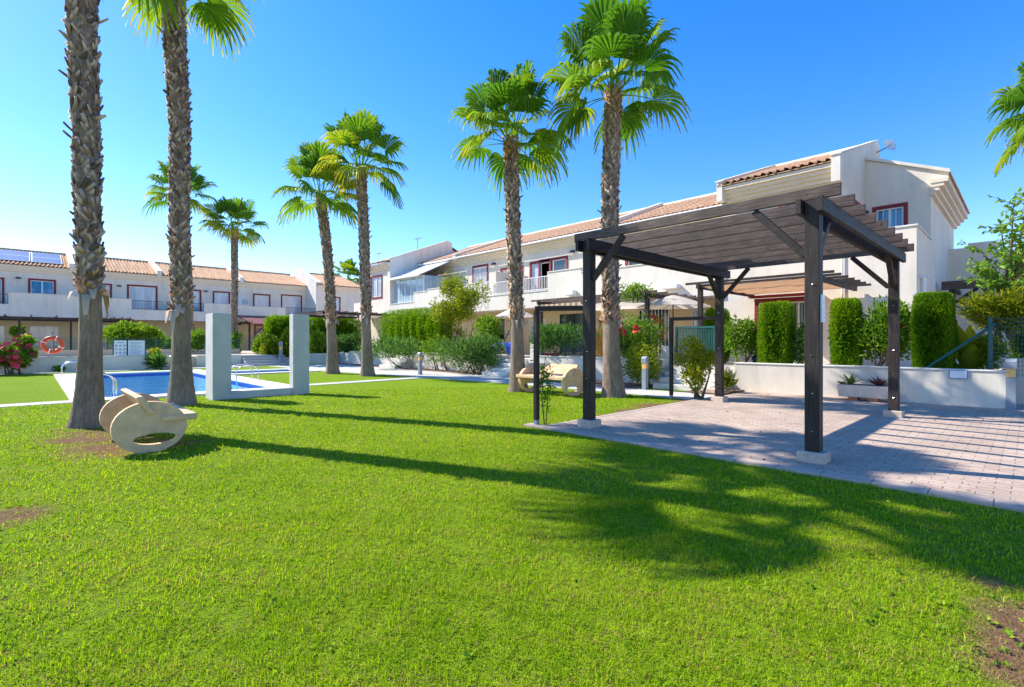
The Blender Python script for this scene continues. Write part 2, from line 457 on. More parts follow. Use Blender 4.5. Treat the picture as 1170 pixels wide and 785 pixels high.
# ---- leaves in bulk
def scatter(P, D, size, aspect=0.45, fold=0.25, tint=None, curl=0.0, r=rng):
    """P (n,3) leaf bases, D (n,3) pointing directions, size (n,) -> folded leaves of two triangles (four with curl)"""
    n = len(P)
    D = D / (np.linalg.norm(D, axis=1, keepdims=True) + 1e-9)
    R = r.normal(size=(n, 3)); S = np.cross(D, R); S /= (np.linalg.norm(S, axis=1, keepdims=True) + 1e-9)
    Nn = np.cross(S, D)
    sz = size[:, None]
    b = P; t = P + D * sz - Nn * sz * curl
    mid = P + D * sz * 0.45
    l = mid + S * sz * aspect * 0.5 + Nn * sz * fold * 0.3
    q = mid - S * sz * aspect * 0.5 + Nn * sz * fold * 0.3
    V = np.stack([b, l, t, q], axis=1).reshape(-1, 3)
    i = np.arange(n)[:, None] * 4
    Fc = np.concatenate([i + np.array([0, 2, 1]), i + np.array([0, 3, 2])])
    if tint is None: tint = r.random(n)
    return V, Fc, np.repeat(tint, 4)
def merge(lst):
    Vs, Fs, Ts, o = [], [], [], 0
    for V, Fc, T in lst:
        Vs.append(V); Fs.append(Fc + o); Ts.append(T); o += len(V)
    return np.concatenate(Vs), np.concatenate(Fs), np.concatenate(Ts)
def vnoise(P, f, seed=0):
    r = np.random.default_rng(seed); a = np.zeros(len(P))
    for k in range(6):
        w = r.normal(size=P.shape[1]) * f * (1 + 0.35 * k); a += np.sin(P @ w + r.random() * 6.28) / (1 + 0.35 * k)
    return a / 3.0

def sph(n, r=rng):
    d = r.normal(size=(n, 3)); return d / np.linalg.norm(d, axis=1, keepdims=True)

def shrub(name, label, cat, c, rad, z0, z1, n, leaf, mat='shrub_leaf', aspect=0.45, group=None, flowers=0, fmat='red_blossom', fsize=0.07, stems=4, lumpy=0.3, seed=1, upw=0.5, shift=0.0, fring=1.0, rady=None, parent_wall=None, tone=0.0):
    """a loose shrub: stems from the ground that fork to a lumpy leafy volume"""
    r = np.random.default_rng(seed)
    t = thing(name, label, cat, (c[0], c[1], z0), group)
    ry = rady or rad
    h = z1 - z0
    # lumps
    nl = 20 if lumpy >= 0.6 else 9
    lc = sph(nl, r) * np.array([rad, ry, h * 0.42]) * (0.85 if lumpy >= 0.6 else 0.62) * (r.random((nl, 1)) ** 0.33 if lumpy >= 0.6 else 1.0) + np.array([c[0], c[1], z0 + h * 0.56])
    lr = r.uniform(0.20, 0.40, nl) if lumpy >= 0.6 else r.uniform(0.42, 0.68, nl)
    k = r.integers(0, nl, n)
    d = sph(n, r); rr = r.random(n) ** 0.42
    P = lc[k] + d * (rr * lr[k])[:, None] * np.array([rad, ry, h * 0.45]) * (1 + min(lumpy, 0.5) * vnoise(d * 3 + k[:, None], 1.6, seed))[:, None]
    P[:, 2] = np.maximum(P[:, 2], z0 + 0.04)
    D = d * 0.9 + r.normal(size=(n, 3)) * 0.5 + np.array([0, 0, upw])
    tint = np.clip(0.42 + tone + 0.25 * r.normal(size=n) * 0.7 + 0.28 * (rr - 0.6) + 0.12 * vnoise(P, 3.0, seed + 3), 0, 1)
    V, Fc, T = scatter(P, D, leaf * r.uniform(0.65, 1.25, n), aspect, tint=tint, curl=0.15, r=r)
    npmesh('foliage', V, [Fc], mat, t, T)
    mb = MB()
    for j in range(stems):
        a = r.uniform(0, 6.28); e = lc[j % nl]
        p0 = np.array([c[0] + 0.25 * rad * math.cos(a), c[1] + 0.25 * rad * math.sin(a), z0 - 0.03]); mid = (p0 + e) / 2 + r.normal(size=3) * 0.05
        mb.tube([p0, mid, e], [min(0.02 + 0.012 * h, 0.06 * rad + 0.004), min(0.016, 0.05 * rad + 0.003), 0.005], 6)
    mb.build('stem', 'bark', t, smooth=True)
    for j in range(flowers):
        q = P[r.integers(0, n)]; dd = q - lc.mean(0)
        # keep blossoms on the outside
        for _ in range(12):
            i2 = r.integers(0, n)
            if rr[i2] > 0.8 and P[i2, 2] > z0 + 0.3 * h: q = P[i2]; break
        m2 = 10
        Pf = np.repeat(q[None], m2, 0) + r.normal(size=(m2, 3)) * fsize * 0.25
        Vf, Ff, Tf = scatter(Pf, sph(m2, r), fsize * r.uniform(0.7, 1.2, m2), 0.9, r=r)
        npmesh('blossom', Vf, [Ff], fmat, t, Tf)
    return t

def clipped(name, label, cat, x0, x1, y0, y1, z0, z1, n, leaf=0.062, mat='hedge_leaf', group=None, rnd=0.25, seed=1, ridges=0.0, stem=True, tone=0.0):
    """a clipped conifer or hedge: a rounded block of short upward shoots over a dense core"""
    r = np.random.default_rng(seed)
    cx, cy = (x0 + x1) / 2, (y0 + y1) / 2
    t = thing(name, label, cat, (cx, cy, z0), group)
    hx, hy, hz = (x1 - x0) / 2, (y1 - y0) / 2, (z1 - z0) / 2
    d = sph(n, r)
    p = 9.0 if rnd < 0.3 else 3.6
    # points on a superellipsoid surface, denser shell
    sn = (np.abs(d) ** p).sum(1) ** (-1 / p)
    S = d * sn[:, None]
    shell = 1 - 0.16 * r.random(n) ** 1.5
    P = S * shell[:, None] * np.array([hx, hy, hz]) + np.array([cx, cy, (z0 + z1) / 2])
    bumpy = vnoise(P * np.array([1, 1, 0.22]), 9.0, seed)
    nrm = np.sign(S) * np.abs(S) ** (p - 1); nrm /= np.linalg.norm(nrm, axis=1, keepdims=True)
    P += nrm * (0.035 * bumpy)[:, None]
    if ridges: P += nrm * (ridges * np.sin((P[:, 1] + P[:, 0]) * 9 + 0.6 * np.sin(P[:, 2] * 2)))[:, None]
    D = nrm * 0.55 + np.array([0, 0, 0.8]) + r.normal(size=(n, 3)) * 0.35
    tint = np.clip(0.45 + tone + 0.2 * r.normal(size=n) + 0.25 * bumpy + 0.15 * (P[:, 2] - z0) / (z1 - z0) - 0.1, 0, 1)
    V, Fc, T = scatter(P, D, leaf * r.uniform(0.6, 1.3, n), 0.24, tint=tint, r=r)
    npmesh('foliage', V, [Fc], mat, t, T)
    # dense inner twigs
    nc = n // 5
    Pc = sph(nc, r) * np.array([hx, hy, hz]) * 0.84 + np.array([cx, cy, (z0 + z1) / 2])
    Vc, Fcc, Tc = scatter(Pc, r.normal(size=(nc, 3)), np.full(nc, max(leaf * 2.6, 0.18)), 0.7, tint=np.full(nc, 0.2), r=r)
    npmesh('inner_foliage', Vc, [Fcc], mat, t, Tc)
    if stem:
        MB().tube([(cx, cy, z0 - 0.05), (cx, cy, z0 + 0.6 * (z1 - z0))], [0.05, 0.03], 8).build('stem', 'bark', t, smooth=True)
    return t

# ------------------------------------------------------------------ ground and water
PX0, PX1, PY0, PY1 = 1.2, 4.8, 14.4, 25.2         # main pool water
KX0, KX1, KY0, KY1 = 5.7, 8.4, 21.6, 23.4         # paddling pool water
GX0, GX1, GY0, GY1 = -16.2, 13.2, -7.8, 28.8
gr = MB()
B = 700
for q in ((-B, GX0, -B, B), (GX1, B, -B, B), (GX0, GX1, -B, GY0), (GX0, GX1, GY1, B)):
    gr.quad((q[0], q[2], -0.02), (q[1], q[2], -0.02), (q[1], q[3], -0.02), (q[0], q[3], -0.02))
struct(gr.build('ground', 'soil'))

DIRT = [(G(1176, 706), 0.17, 0.95), (G(1190, 742), 0.17, 0.95), (G(1142, 668), 0.09, 0.7), (G(1158, 775), 0.13, 0.6), (G(4, 592), 0.22, 1.0), (G(135, 512), 0.42, 1.0), (G(105, 500), 0.4, 0.9), (G(215, 505), 0.3, 0.35),
        (G(665, 484), 0.16, 0.6), (G(690, 477), 0.26, 1.0), (G(722, 470), 0.26, 1.1), (G(750, 464), 0.34, 1.2), (G(790, 458), 0.35, 1.2), (G(100, 488), 0.45, 0.6), (G(20, 460), 0.5, 0.3), (G(100, 436), 0.8, 0.35)]
def dirt(P):
    a = np.zeros(len(P))
    for (c, s, w) in DIRT:
        d2 = ((P - np.array(c)) ** 2).sum(1); a += w * np.exp(-d2 / (2 * s * s) )
    a = a * (1.0 + 0.5 * vnoise(P, 6, 5) + 0.45 * vnoise(P, 15, 6))
    return np.clip((a - 0.25) * 1.9, 0, 1)
def bumps(P): return 0.008 * vnoise(P, 1.3, 9)
step = 0.10
xs = np.arange(GX0, GX1 + 1e-6, step); ys = np.arange(GY0, GY1 + 1e-6, step)
X, Y = np.meshgrid(xs, ys, indexing='ij'); P2 = np.stack([X.ravel(), Y.ravel()], 1)
I = np.arange(len(P2)).reshape(X.shape)
Q = np.stack([I[:-1, :-1], I[1:, :-1], I[1:, 1:], I[:-1, 1:]], -1).reshape(-1, 4)
cc = P2[Q].mean(1)
hole = ((cc[:, 0] > PX0 - 0.3) & (cc[:, 0] < PX1 + 0.3) & (cc[:, 1] > PY0 - 0.3) & (cc[:, 1] < PY1 + 0.3)) | ((cc[:, 0] > KX0 - 0.3) & (cc[:, 0] < KX1 + 0.2) & (cc[:, 1] > KY0 - 0.2) & (cc[:, 1] < KY1 + 0.2))
Q = Q[~hole]
lawn = npmesh('lawn', np.column_stack([P2, bumps(P2)]), [Q], 'lawn_turf', None, dirt(P2), True, 'dirt')
struct(lawn)

# paving under the pergola, kerb line, paths
pv = MB(); pv.extr([(5.62, -9, 0.0), (13.2, -9, 0.0), (13.2, 5.0, 0.0), (5.62, 5.0, 0.0)], (0, 0, 0.028)); struct(pv.build('paving', 'paving_block'))
kb = MB(); ky = -9.0
while ky < 5.1:
    kb.box(5.44, 5.615, ky, ky + 0.397, -0.05, 0.030); ky += 0.4
kx = 5.62
while kx < 10.3:
    kb.box(kx, kx + 0.392, 5.005, 5.10, -0.05, 0.031); kx += 0.4
struct(kb.build('kerb', 'kerb_stone', bevel=0.006))
pa = MB()
pa.extr([(10.5, 5.104, 0), (11.75, 5.104, 0), (11.75, 11.9, 0), (12.3, 12.6, 0), (12.3, 27.59, 0), (8.9, 27.59, 0), (9.1, 21, 0), (10.0, 16, 0), (10.5, 11, 0)], (0, 0, 0.022))
pa.extr([(5.402, 14.5, 0), (10.45, 14.75, 0), (10.35, 15.3, 0), (5.402, 15.05, 0)], (0, 0, 0.018))
pa.extr([(-16, 13.95, 0), (0.595, 13.95, 0), (0.595, 14.5, 0), (-16, 14.5, 0)], (0, 0, 0.018))
pa.extr([(-16, 27.6, 0), (9.0, 27.6, 0), (9.0, 28.3, 0), (-16, 28.3, 0)], (0, 0, 0.02))
struct(pa.build('path', 'path_concrete'))
bed = MB(); bed.box(11.76, 13.2, 7.35, 11.8, -0.05, 0.035); bed.box(12.305, 13.2, 14.7, 20.6, -0.05, 0.035)
bed.box(11.76, 13.2, 5.11, 6.0, -0.05, 0.05); bed.box(12.305, 13.2, 22.4, 27.5, -0.05, 0.035)
struct(bed.build('flower_bed', 'soil'))
MB_ = MB().box(13.2, 60, -20, 0.25, -0.05, 0.012); struct(MB_.build('gravel', 'gravel'))

pool = MB()
def pool_ring(mb, x0, x1, y0, y1, w, skip=None):
    mb.box(x0 - w, x1 + w, y0 - w, y0, -0.1, 0.045); mb.box(x0 - w, x1 + w, y1, y1 + w, -0.1, 0.045)
    mb.box(x0 - w, x0, y0, y1, -0.1, 0.045); mb.box(x1, x1 + w, y0, y1, -0.1, 0.045)
cp = MB(); pool_ring(cp, PX0, PX1, PY0, PY1, 0.6)
cp.box(5.405, 8.9, 21.1, 21.6, -0.1, 0.045); cp.box(5.405, 8.9, 23.4, 23.9, -0.1, 0.045); cp.box(8.4, 8.9, 21.6, 23.4, -0.1, 0.045); cp.box(5.405, 5.7, 21.6, 23.4, -0.1, 0.045)
struct(cp.build('pool_coping', 'pool_coping', bevel=0.008))
tl = MB()
for (x0, x1, y0, y1, dz) in ((PX0, PX1, PY0, PY1, -1.15), (KX0, KX1, KY0, KY1, -0.45)):
    tl.quad((x0, y0, dz), (x1, y0, dz), (x1, y1, dz), (x0, y1, dz))
    for a, b_ in (((x0, y0), (x1, y0)), ((x1, y0), (x1, y1)), ((x1, y1), (x0, y1)), ((x0, y1), (x0, y0))):
        tl.quad((*a, dz), (*b_, dz), (*b_, -0.101), (*a, -0.101))
struct(tl.build('pool_basin', 'pool_tile', recalc=False))
bd = MB()
for (x0, x1, y0, y1) in ((PX0, PX1, PY0, PY1), (KX0, KX1, KY0, KY1)):
    for a, b_ in (((x0, y0 + .004), (x1, y0 + .004)), ((x1 - .004, y0), (x1 - .004, y1)), ((x1, y1 - .004), (x0, y1 - .004)), ((x0 + .004, y1), (x0 + .004, y0))):
        bd.quad((*a, -0.135), (*b_, -0.135), (*b_, -0.005), (*a, -0.005))
struct(bd.build('pool_tile_band', 'pool_band', recalc=False))
wt = MB()
for (x0, x1, y0, y1) in ((PX0, PX1, PY0, PY1), (KX0, KX1, KY0, KY1)):
    wt.quad((x0 + .005, y0 + .005, -0.10), (x1 - .005, y0 + .005, -0.10), (x1 - .005, y1 - .005, -0.10), (x0 + .005, y1 - .005, -0.10))
struct(wt.build('water', 'pool_water', recalc=False))

# raised gardens behind the walls
gd = MB(); gd.box(13.42, 18.0, 0.5, 37.5, -0.05, 0.60); struct(gd.build('garden_terrace', 'coping_stone'))
gd = MB(); gd.box(-40, 12, 29.0, 48.4, -0.05, 0.55); gd.box(12, 24, 38, 48.4, -0.05, 0.55); struct(gd.build('upper_terrace', 'sand_terrace'))

# ------------------------------------------------------------------ terraced houses
class Map:
    """a = along the front, d = depth behind the front plane"""
    def __init__(s, right): s.right = right
    def p(s, a, d, z): return (18.1 + d, a, z) if s.right else (a, 48.5 + d, z)
    def box(s, mb, a0, a1, d0, d1, z0, z1):
        p = s.p(a0, d0, z0); q = s.p(a1, d1, z1); mb.box(p[0], q[0], p[1], q[1], z0, z1)
RR, LL = Map(True), Map(False)

def shell(M, mb, a0, a1, d, z0, z1, holes, rev=0.14):
    """front face with real openings and their reveals"""
    A = sorted({a0, a1, *[min(max(x, a0), a1) for h in holes for x in h[:2]]}); Z = sorted({z0, z1, *[min(max(x, z0), z1) for h in holes for x in h[2:4]]})
    for i in range(len(A) - 1):
        for j in range(len(Z) - 1):
            ca, cz = (A[i] + A[i + 1]) / 2, (Z[j] + Z[j + 1]) / 2
            if any(h[0] < ca < h[1] and h[2] < cz < h[3] for h in holes): continue
            mb.quad(M.p(A[i], d, Z[j]), M.p(A[i + 1], d, Z[j]), M.p(A[i + 1], d, Z[j + 1]), M.p(A[i], d, Z[j + 1]))
    for (h0, h1, y0, y1) in [h[:4] for h in holes] + [(a0, a1, z0, z1)]:
        for (p, q) in (((h0, y0), (h1, y0)), ((h1, y0), (h1, y1)), ((h1, y1), (h0, y1)), ((h0, y1), (h0, y0))):
            mb.quad(M.p(p[0], d, p[1]), M.p(q[0], d, q[1]), M.p(q[0], d + rev, q[1]), M.p(p[0], d + rev, p[1]))

def window(M, par, a0, a1, z0, z1, d, pane='glass_dark', red=True, leaves=2, door=False, bars=0, fw=0.13):
    nm = 'glazed_door' if door else 'window'
    f = MB()
    if red:
        M.box(f, a0 - fw, a0, d - 0.035, d + 0.10, z0 - (0 if door else fw), z1 + fw)
        M.box(f, a1, a1 + fw, d - 0.035, d + 0.10, z0 - (0 if door else fw), z1 + fw)
        M.box(f, a0, a1, d - 0.033, d + 0.10, z1, z1 + fw)
        if not door: M.box(f, a0, a1, d - 0.033, d + 0.10, z0 - fw, z0)
        w = f.build(nm, 'red_frame', par)
    s = MB(); t = 0.055
    M.box(s, a0 + .002, a0 + t, d + 0.02, d + 0.085, z0, z1 - .002); M.box(s, a1 - t, a1 - .002, d + 0.02, d + 0.085, z0, z1 - .002)
    M.box(s, a0 + t, a1 - t, d + 0.022, d + 0.085, z1 - t, z1 - .002); M.box(s, a0 + t, a1 - t, d + 0.022, d + 0.085, z0 + .002, z0 + t)
    for k in range(1, leaves):
        am = a0 + (a1 - a0) * k / leaves
        M.box(s, am - 0.04, am + 0.04, d + 0.018, d + 0.08, z0 + t, z1 - t)
    if red: sash = s.build('sash', 'white_paint', w)
    else: w = sash = s.build(nm, 'white_paint' if pane != 'glass_dark' or red else 'black_metal', par)
    g = MB(); M.box(g, a0 + t, a1 - t, d + 0.06, d + 0.07, z0 + t, z1 - t)
    g.build('pane', pane, w)
    if bars:
        q = MB(); nb = max(2, int((a1 - a0) / bars))
        for k in range(nb + 1):
            am = a0 + 0.03 + (a1 - a0 - 0.06) * k / nb
            M.box(q, am - 0.011, am + 0.011, d - 0.03, d - 0.008, z0 + 0.03, z1 - 0.03)
        M.box(q, a0 + 0.01, a1 - 0.01, d - 0.0305, d - 0.0075, z0 + 0.03, z0 + 0.055); M.box(q, a0 + 0.01, a1 - 0.01, d - 0.0305, d - 0.0075, z1 - 0.055, z1 - 0.03)
        q.build('grille', 'white_paint', w)
    return w

def roof(M, par, a0, a1, d0, z0, d1, z1, per=0.23, lift=0.07):
    n = max(1, int(round((a1 - a0) / per))) * 8; rows = max(2, int(abs(math.hypot(d1 - d0, z1 - z0)) / 0.38))
    V = []; 
    for j in range(rows):
        for e in (0, 1):
            f = (j + e) / rows
            for i in range(n + 1):
                a = a0 + (a1 - a0) * i / n; ph = (i % 8) / 8.0
                h = lift * abs(math.sin(PI * ph)) ** 0.8 if ph < 0.62 else -0.01
                jig = 0.012 * math.sin(j * 12.9 + (i // 8) * 4.1)
                V.append(M.p(a, d0 + (d1 - d0) * f + jig * 0.3, z0 + (z1 - z0) * f + h + (0.028 if e == 0 else 0.0) + jig))
    F = []
    w = n + 1
    for r in range(2 * rows - 1):
        for i in range(n): F.append((r * w + i, r * w + i + 1, (r + 1) * w + i + 1, (r + 1) * w + i))
    mb = MB(); mb.V = V; mb.F = F
    # soffit board that gives the tiles a thickness
    mb.quad(M.p(a0, d0 + .02, z0 - 0.035), M.p(a1, d0 + .02, z0 - 0.035), M.p(a1, d1, z1 - 0.05), M.p(a0, d1, z1 - 0.05))
    mb.quad(M.p(a0, d0 + .02, z0 - 0.035), M.p(a1, d0 + .02, z0 - 0.035), M.p(a1, d0 + .02, z0 - 0.005), M.p(a0, d0 + .02, z0 - 0.005))
    return mb.build('roof', 'roof_tile', par, recalc=False)

def cornice(M, par, a0, a1, d, z0, z1, out=0.36, n=4):
    c = MB()
    for k in range(n):
        o = out * (k + 1) / n; M.box(c, a0, a1, d - o, d - 0.001, z0 + (z1 - z0) * k / n, z0 + (z1 - z0) * (k + 1) / n)
    return c.build('cornice', 'cornice_render', par)

def railing(M, par, a0, a1, z0, z1, d, mat='black_metal', gap=0.11):
    q = MB(); n = max(2, int((a1 - a0) / gap))
    M.box(q, a0, a1, d - 0.02, d + 0.02, z1 - 0.035, z1); M.box(q, a0, a1, d - 0.015, d + 0.015, z0 + 0.05, z0 + 0.08)
    for k in range(n + 1):
        a = a0 + 0.012 + (a1 - a0 - 0.024) * k / n
        M.box(q, a - 0.009, a + 0.009, d - 0.009, d + 0.009, z0, z1 - 0.036)
    return q.build('railing', mat, par)

def wall_lamp(M, par, a, z, d):
    q = MB(); M.box(q, a - 0.14, a + 0.14, d - 0.16, d, z - 0.05, z + 0.08); o = q.build('wall_lamp', 'black_metal', par, bevel=0.02)
    g = MB(); M.box(g, a - 0.10, a + 0.10, d - 0.13, d - 0.03, z - 0.08, z - 0.052); g.build('diffuser', 'white_paint', o)

def party_fin(M, par, a0, a1, d0, z0, d1, z1, zb, drop=0.0):
    f = MB()
    poly = [M.p(a0, d0, zb), M.p(a0, d0, z0), M.p(a0, d1, z1), M.p(a0, d1 + 0.4, z1 - 0.1), M.p(a0, d1 + 0.4, zb)]
    q = M.p(a1, d0, zb); b_ = M.p(a0, d0, zb)
    f.extr(poly, tuple(x - y for x, y in zip(q, b_)))
    w = f.build('party_wall', 'white_render', par)
    c = MB(); v = 0.03
    sg = 1 if a1 > a0 else -1
    lo, hi = min(a0, a1) - v, max(a0, a1) + v
    c.extr([M.p(lo, d0 - v, z0 + .002), M.p(lo, d0 - v, z0 + .05), M.p(lo, d1, z1 + .05), M.p(lo, d1, z1 + .002)], tuple(x - y for x, y in zip(M.p(hi, 0, 0), M.p(lo, 0, 0))))
    c.build('coping', 'white_render', w)

def house(M, a0, a1, label, group, upper=(), ground=(), front=(), du=2.5, dg=1.7, par_secs=(), rails=(), lamps=(), roof_d=(2.1, 7.0), roof_z=(6.85, 8.72), fins=(), wall='cream_render', terrace=True, gutter=True, name='terraced_house', zb=0.3):
    mid = (a0 + a1) / 2
    t = thing(name, label, 'house', M.p(mid, 0, zb), group)
    b = MB()
    shell(M, b, a0, a1, du, 3.2, 6.62, [w[:4] for w in upper])
    M.box(b, a0, a1, du + 0.145, 10.2, 3.2, 6.60)
    # gable infill below the tiles
    p0 = M.p(a0, du + 0.2, 6.60); e = tuple(x - y for x, y in zip(M.p(a1, 0, 0), M.p(a0, 0, 0)))
    sl = (roof_z[1] - roof_z[0]) / (roof_d[1] - roof_d[0])
    b.extr([M.p(a0, du + 0.2, 6.601), M.p(a0, du + 0.2, roof_z[0] + sl * (du + 0.2 - roof_d[0]) - 0.12), M.p(a0, roof_d[1], roof_z[1] - 0.12), M.p(a0, roof_d[1] + 3.2, 6.9), M.p(a0, roof_d[1] + 3.2, 6.601)], e)
    b.build('wall', wall, t)
    g = MB()
    shell(M, g, a0, a1, dg, zb, 3.0, [w[:4] for w in ground])
    M.box(g, a0, a1, dg + 0.145, 10.19, zb, 2.998)
    g.build('ground_floor_wall', 'ochre_render' if terrace else wall, t)
    if terrace:
        s = MB(); M.box(s, a0, a1, 0.002, du + 0.14, 3.001, 3.199); s.build('terrace_slab', wall, t)
    for (x0, x1, zt) in par_secs:
        q = MB(); M.box(q, x0, x1, -0.10, 0.001, 2.98, zt); M.box(q, x0, x1, 0.002, 0.10, 3.2, zt)
        o = q.build('parapet', 'white_render', t)
        q = MB(); M.box(q, x0 - .0, x1 + .0, -0.13, 0.13, zt + .001, zt + 0.05); q.build('coping', 'coping_stone', o, bevel=0.01)
    for (x0, x1, z0, z1, mt) in rails: railing(M, t, x0, x1, z0, z1, 0.0, mt)
    for w in upper: window(M, t, *w[:4], du, **w[4])
    for w in ground: window(M, t, *w[:4], dg, **w[4])
    cornice(M, t, a0, a1, du, 6.36, 6.80, out=max(0.3, du - roof_d[0] - 0.08))
    roof(M, t, a0, a1, roof_d[0], roof_z[0], roof_d[1], roof_z[1])
    roof(M, t, a0, a1, roof_d[1] + 5.0, roof_z[0] - 0.1, roof_d[1] + 0.02, roof_z[1])
    rc = MB(); M.box(rc, a0, a1, roof_d[1] - 0.16, roof_d[1] + 0.16, roof_z[1] + 0.0, roof_z[1] + 0.13); rc.build('ridge_coping', 'white_render' if M.right else 'roof_tile', t, bevel=0.03)
    if gutter:
        q = MB(); M.box(q, a0, a1, roof_d[0] - 0.12, roof_d[0] - 0.004, roof_z[0] - 0.11, roof_z[0] + 0.0); q.build('gutter', 'white_paint', t, bevel=0.03)
    for l in lamps: wall_lamp(M, t, l[0], l[1], l[2] if len(l) > 2 else du)
    for f in fins: party_fin(M, t, *f)
    return t

def wr(M, pl, x0, x1, yt, yb, **kw):
    """opening measured on the front plane pl; returns (a0, a1, z0, z1, options)"""
    f = (lambda x, y: RU(x, y, pl)) if M.right else (lambda x, y: LV(x, y, pl))
    xm = (x0 + x1) / 2
    a, b_ = f(x0, yt)[0], f(x1, yt)[0]
    return (min(a, b_) + 0.13, max(a, b_) - 0.13, f(xm, yb)[1] + 0.10, f(xm, yt)[1] - 0.12, kw)

GR = 'terraced houses in the long row on the right'
U2, U1 = 20.6, 18.1
# --- right row, middle units (a runs along y)
dB = wr(RR, U2, 615.5, 649, 288, 330, pane='glass_dark', door=True); dB = (dB[0], dB[1], 3.22, 5.75, dB[4])
h1 = house(RR, 7.8, 14.2, 'cream terraced house next to the corner house, its terrace wall behind the pergola', GR,
      upper=[(9.0, 10.6, 4.3, 5.6, dict(pane='glass_dark')), (11.8, 13.4, 3.22, 5.6, dict(pane='glass_dark', door=True))],
      ground=[(*[RU(x, 350, 19.8)[0] for x in (765, 730)], 0.62, 2.75, dict(pane='glass_dark', red=False, bars=0.16, door=True)), (*[RU(x, 350, 19.8)[0] for x in (806, 790)], 0.9, 2.6, dict(pane='glass_curtain', red=False, bars=0.14))],
      par_secs=[(7.8, 14.2, 4.42)], fins=[(7.81, 8.05, 2.1, 7.12, 7.0, 8.98, 5.6), (14.08, 14.32, 2.0, 7.05, 7.0, 8.92, 6.7)])
dA = wr(RR, U2, 571, 599, 297, 333)
h2 = house(RR, 14.2, 20.3, 'cream terraced house with a dark sliding door above, seen between the two near palms', GR,
      upper=[dB, (18.4, 19.8, 3.22, 5.7, dict(pane='glass_curtain', door=True))],
      ground=[(15.2, 17.0, 0.62, 2.7, dict(pane='glass_dark', red=False, door=True)), (18.0, 19.2, 1.2, 2.5, dict(pane='glass_curtain', red=False))],
      par_secs=[(14.2, RU(627, 310, U1)[0], 4.62), (RU(627, 310, U1)[0] + .001, 20.3, 3.75)], rails=[(RU(627, 310, U1)[0] + .05, 20.25, 3.8, 4.5, 'white_paint')],
      lamps=[(RU(655, 288, U2)[0], RU(655, 288, U2)[1])])
wA = wr(RR, U2, 540, 558, 303, 331, pane='glass_curtain', bars=0.13)
t = house(RR, 20.3, 26.4, 'cream terraced house with a white railing and barred window above, behind the left near palm', GR,
      upper=[wA, (RU(598, 300, U2)[0] + .13, RU(572, 300, U2)[0] - .13, 3.22, 5.6, dict(pane='glass_curtain', door=True))],
      ground=[(21.2, 22.8, 0.62, 2.6, dict(pane='glass_dark', red=False, door=True))],
      par_secs=[(20.3, RU(552, 320, U1)[0], 3.75), (RU(552, 320, U1)[0] + .001, 26.4, 4.55)], rails=[(20.35, RU(552, 320, U1)[0] - .05, 3.8, 4.6, 'white_paint')],
      lamps=[(RU(565, 302, U2)[0], RU(565, 302, U2)[1])], fins=[(26.28, 26.52, 2.0, 7.0, 7.0, 8.85, 6.7)])
q = MB(); RR.box(q, 20.18, 20.42, 0.12, 2.48, 3.2, 5.1); q.build('terrace_divider', 'cream_render', t)
t = house(RR, 26.4, 31.0, 'cream terraced house with a big glazed veranda on its upper terrace', GR,
      upper=[(27.5, 30.0, 3.4, 5.4, dict(pane='glass_curtain'))], ground=[(27.5, 29.3, 0.62, 2.7, dict(pane='glass_dark', red=False, door=True))],
      par_secs=[(26.4, RU(474, 335, U1)[0], 4.45), (RU(474, 335, U1)[0] + .001, 31.0, 3.85)])
v = MB(); y0, y1 = 27.2, 30.9
fr = MB()
for k in range(6):
    a = y0 + (y1 - y0) * k / 5; RR.box(fr, a - 0.035, a + 0.035, 0.13, 0.20, 3.9, 5.50)
RR.box(fr, y0 - .04, y1 + .04, 0.12, 0.21, 5.50, 5.60); RR.box(fr, y0 - .04, y1 + .04, 0.121, 0.209, 3.86, 3.93)
vf = fr.build('veranda', 'white_paint', t)
q = MB(); RR.box(q, y0, y1, 0.155, 0.175, 3.93, 5.50); RR.box(q, y0 - 0.02, y0, 0.21, 2.48, 3.3, 5.6); q.build('pane', 'glass_veranda', vf)
q = MB(); q.extr([RR.p(y0 - 0.15, -0.35, 5.50), RR.p(y0 - 0.15, 2.05, 6.62), RR.p(y0 - 0.15, 2.05, 6.68), RR.p(y0 - 0.15, -0.35, 5.56)], (0, y1 - y0 + 0.15, 0)); q.build('veranda_roof', 'white_paint', vf)
# tower at the far end of the right row
tw = wr(RR, U1, 423.5, 437, 315, 341, pane='glass_curtain')
t = house(RR, 31.01, 34.2, 'cream end house with a high stepped gable wall, far left of the right row', GR, upper=[tw], ground=[], du=0.0, dg=0.0, terrace=False,
      roof_d=(-0.4, 4.9), roof_z=(6.85, 8.72), fins=[(30.98, 31.3, -0.1, 7.05, 4.9, 9.0, 0.6)], gutter=False)
q = MB(); RR.box(q, 34.2, 37.2, 0.3, 8.0, 0.3, 4.3); q.build('side_wing', 'white_render', t)
q = MB(); q.extr([RR.p(31.8, -0.02, 3.3), RR.p(31.8, -1.3, 2.95), RR.p(31.8, -1.3, 2.80), RR.p(31.8, -0.02, 3.1)], (0, 2.2, 0)); q.build('awning', 'white_cloth', t)

for (hh, pxa, pxb, pya, pyb) in ((h1, 756, 775, 324, 331), (h2, 646, 656, 331, 338)):
    ya_, za_ = RU(pxb, pya, 17.8); yb_, zb_ = RU(pxa, pyb, 17.8)
    q = MB(); q.box(17.72, 17.998, ya_, yb_, zb_, za_); q.build('awning_cassette', 'white_paint', hh, bevel=0.03)
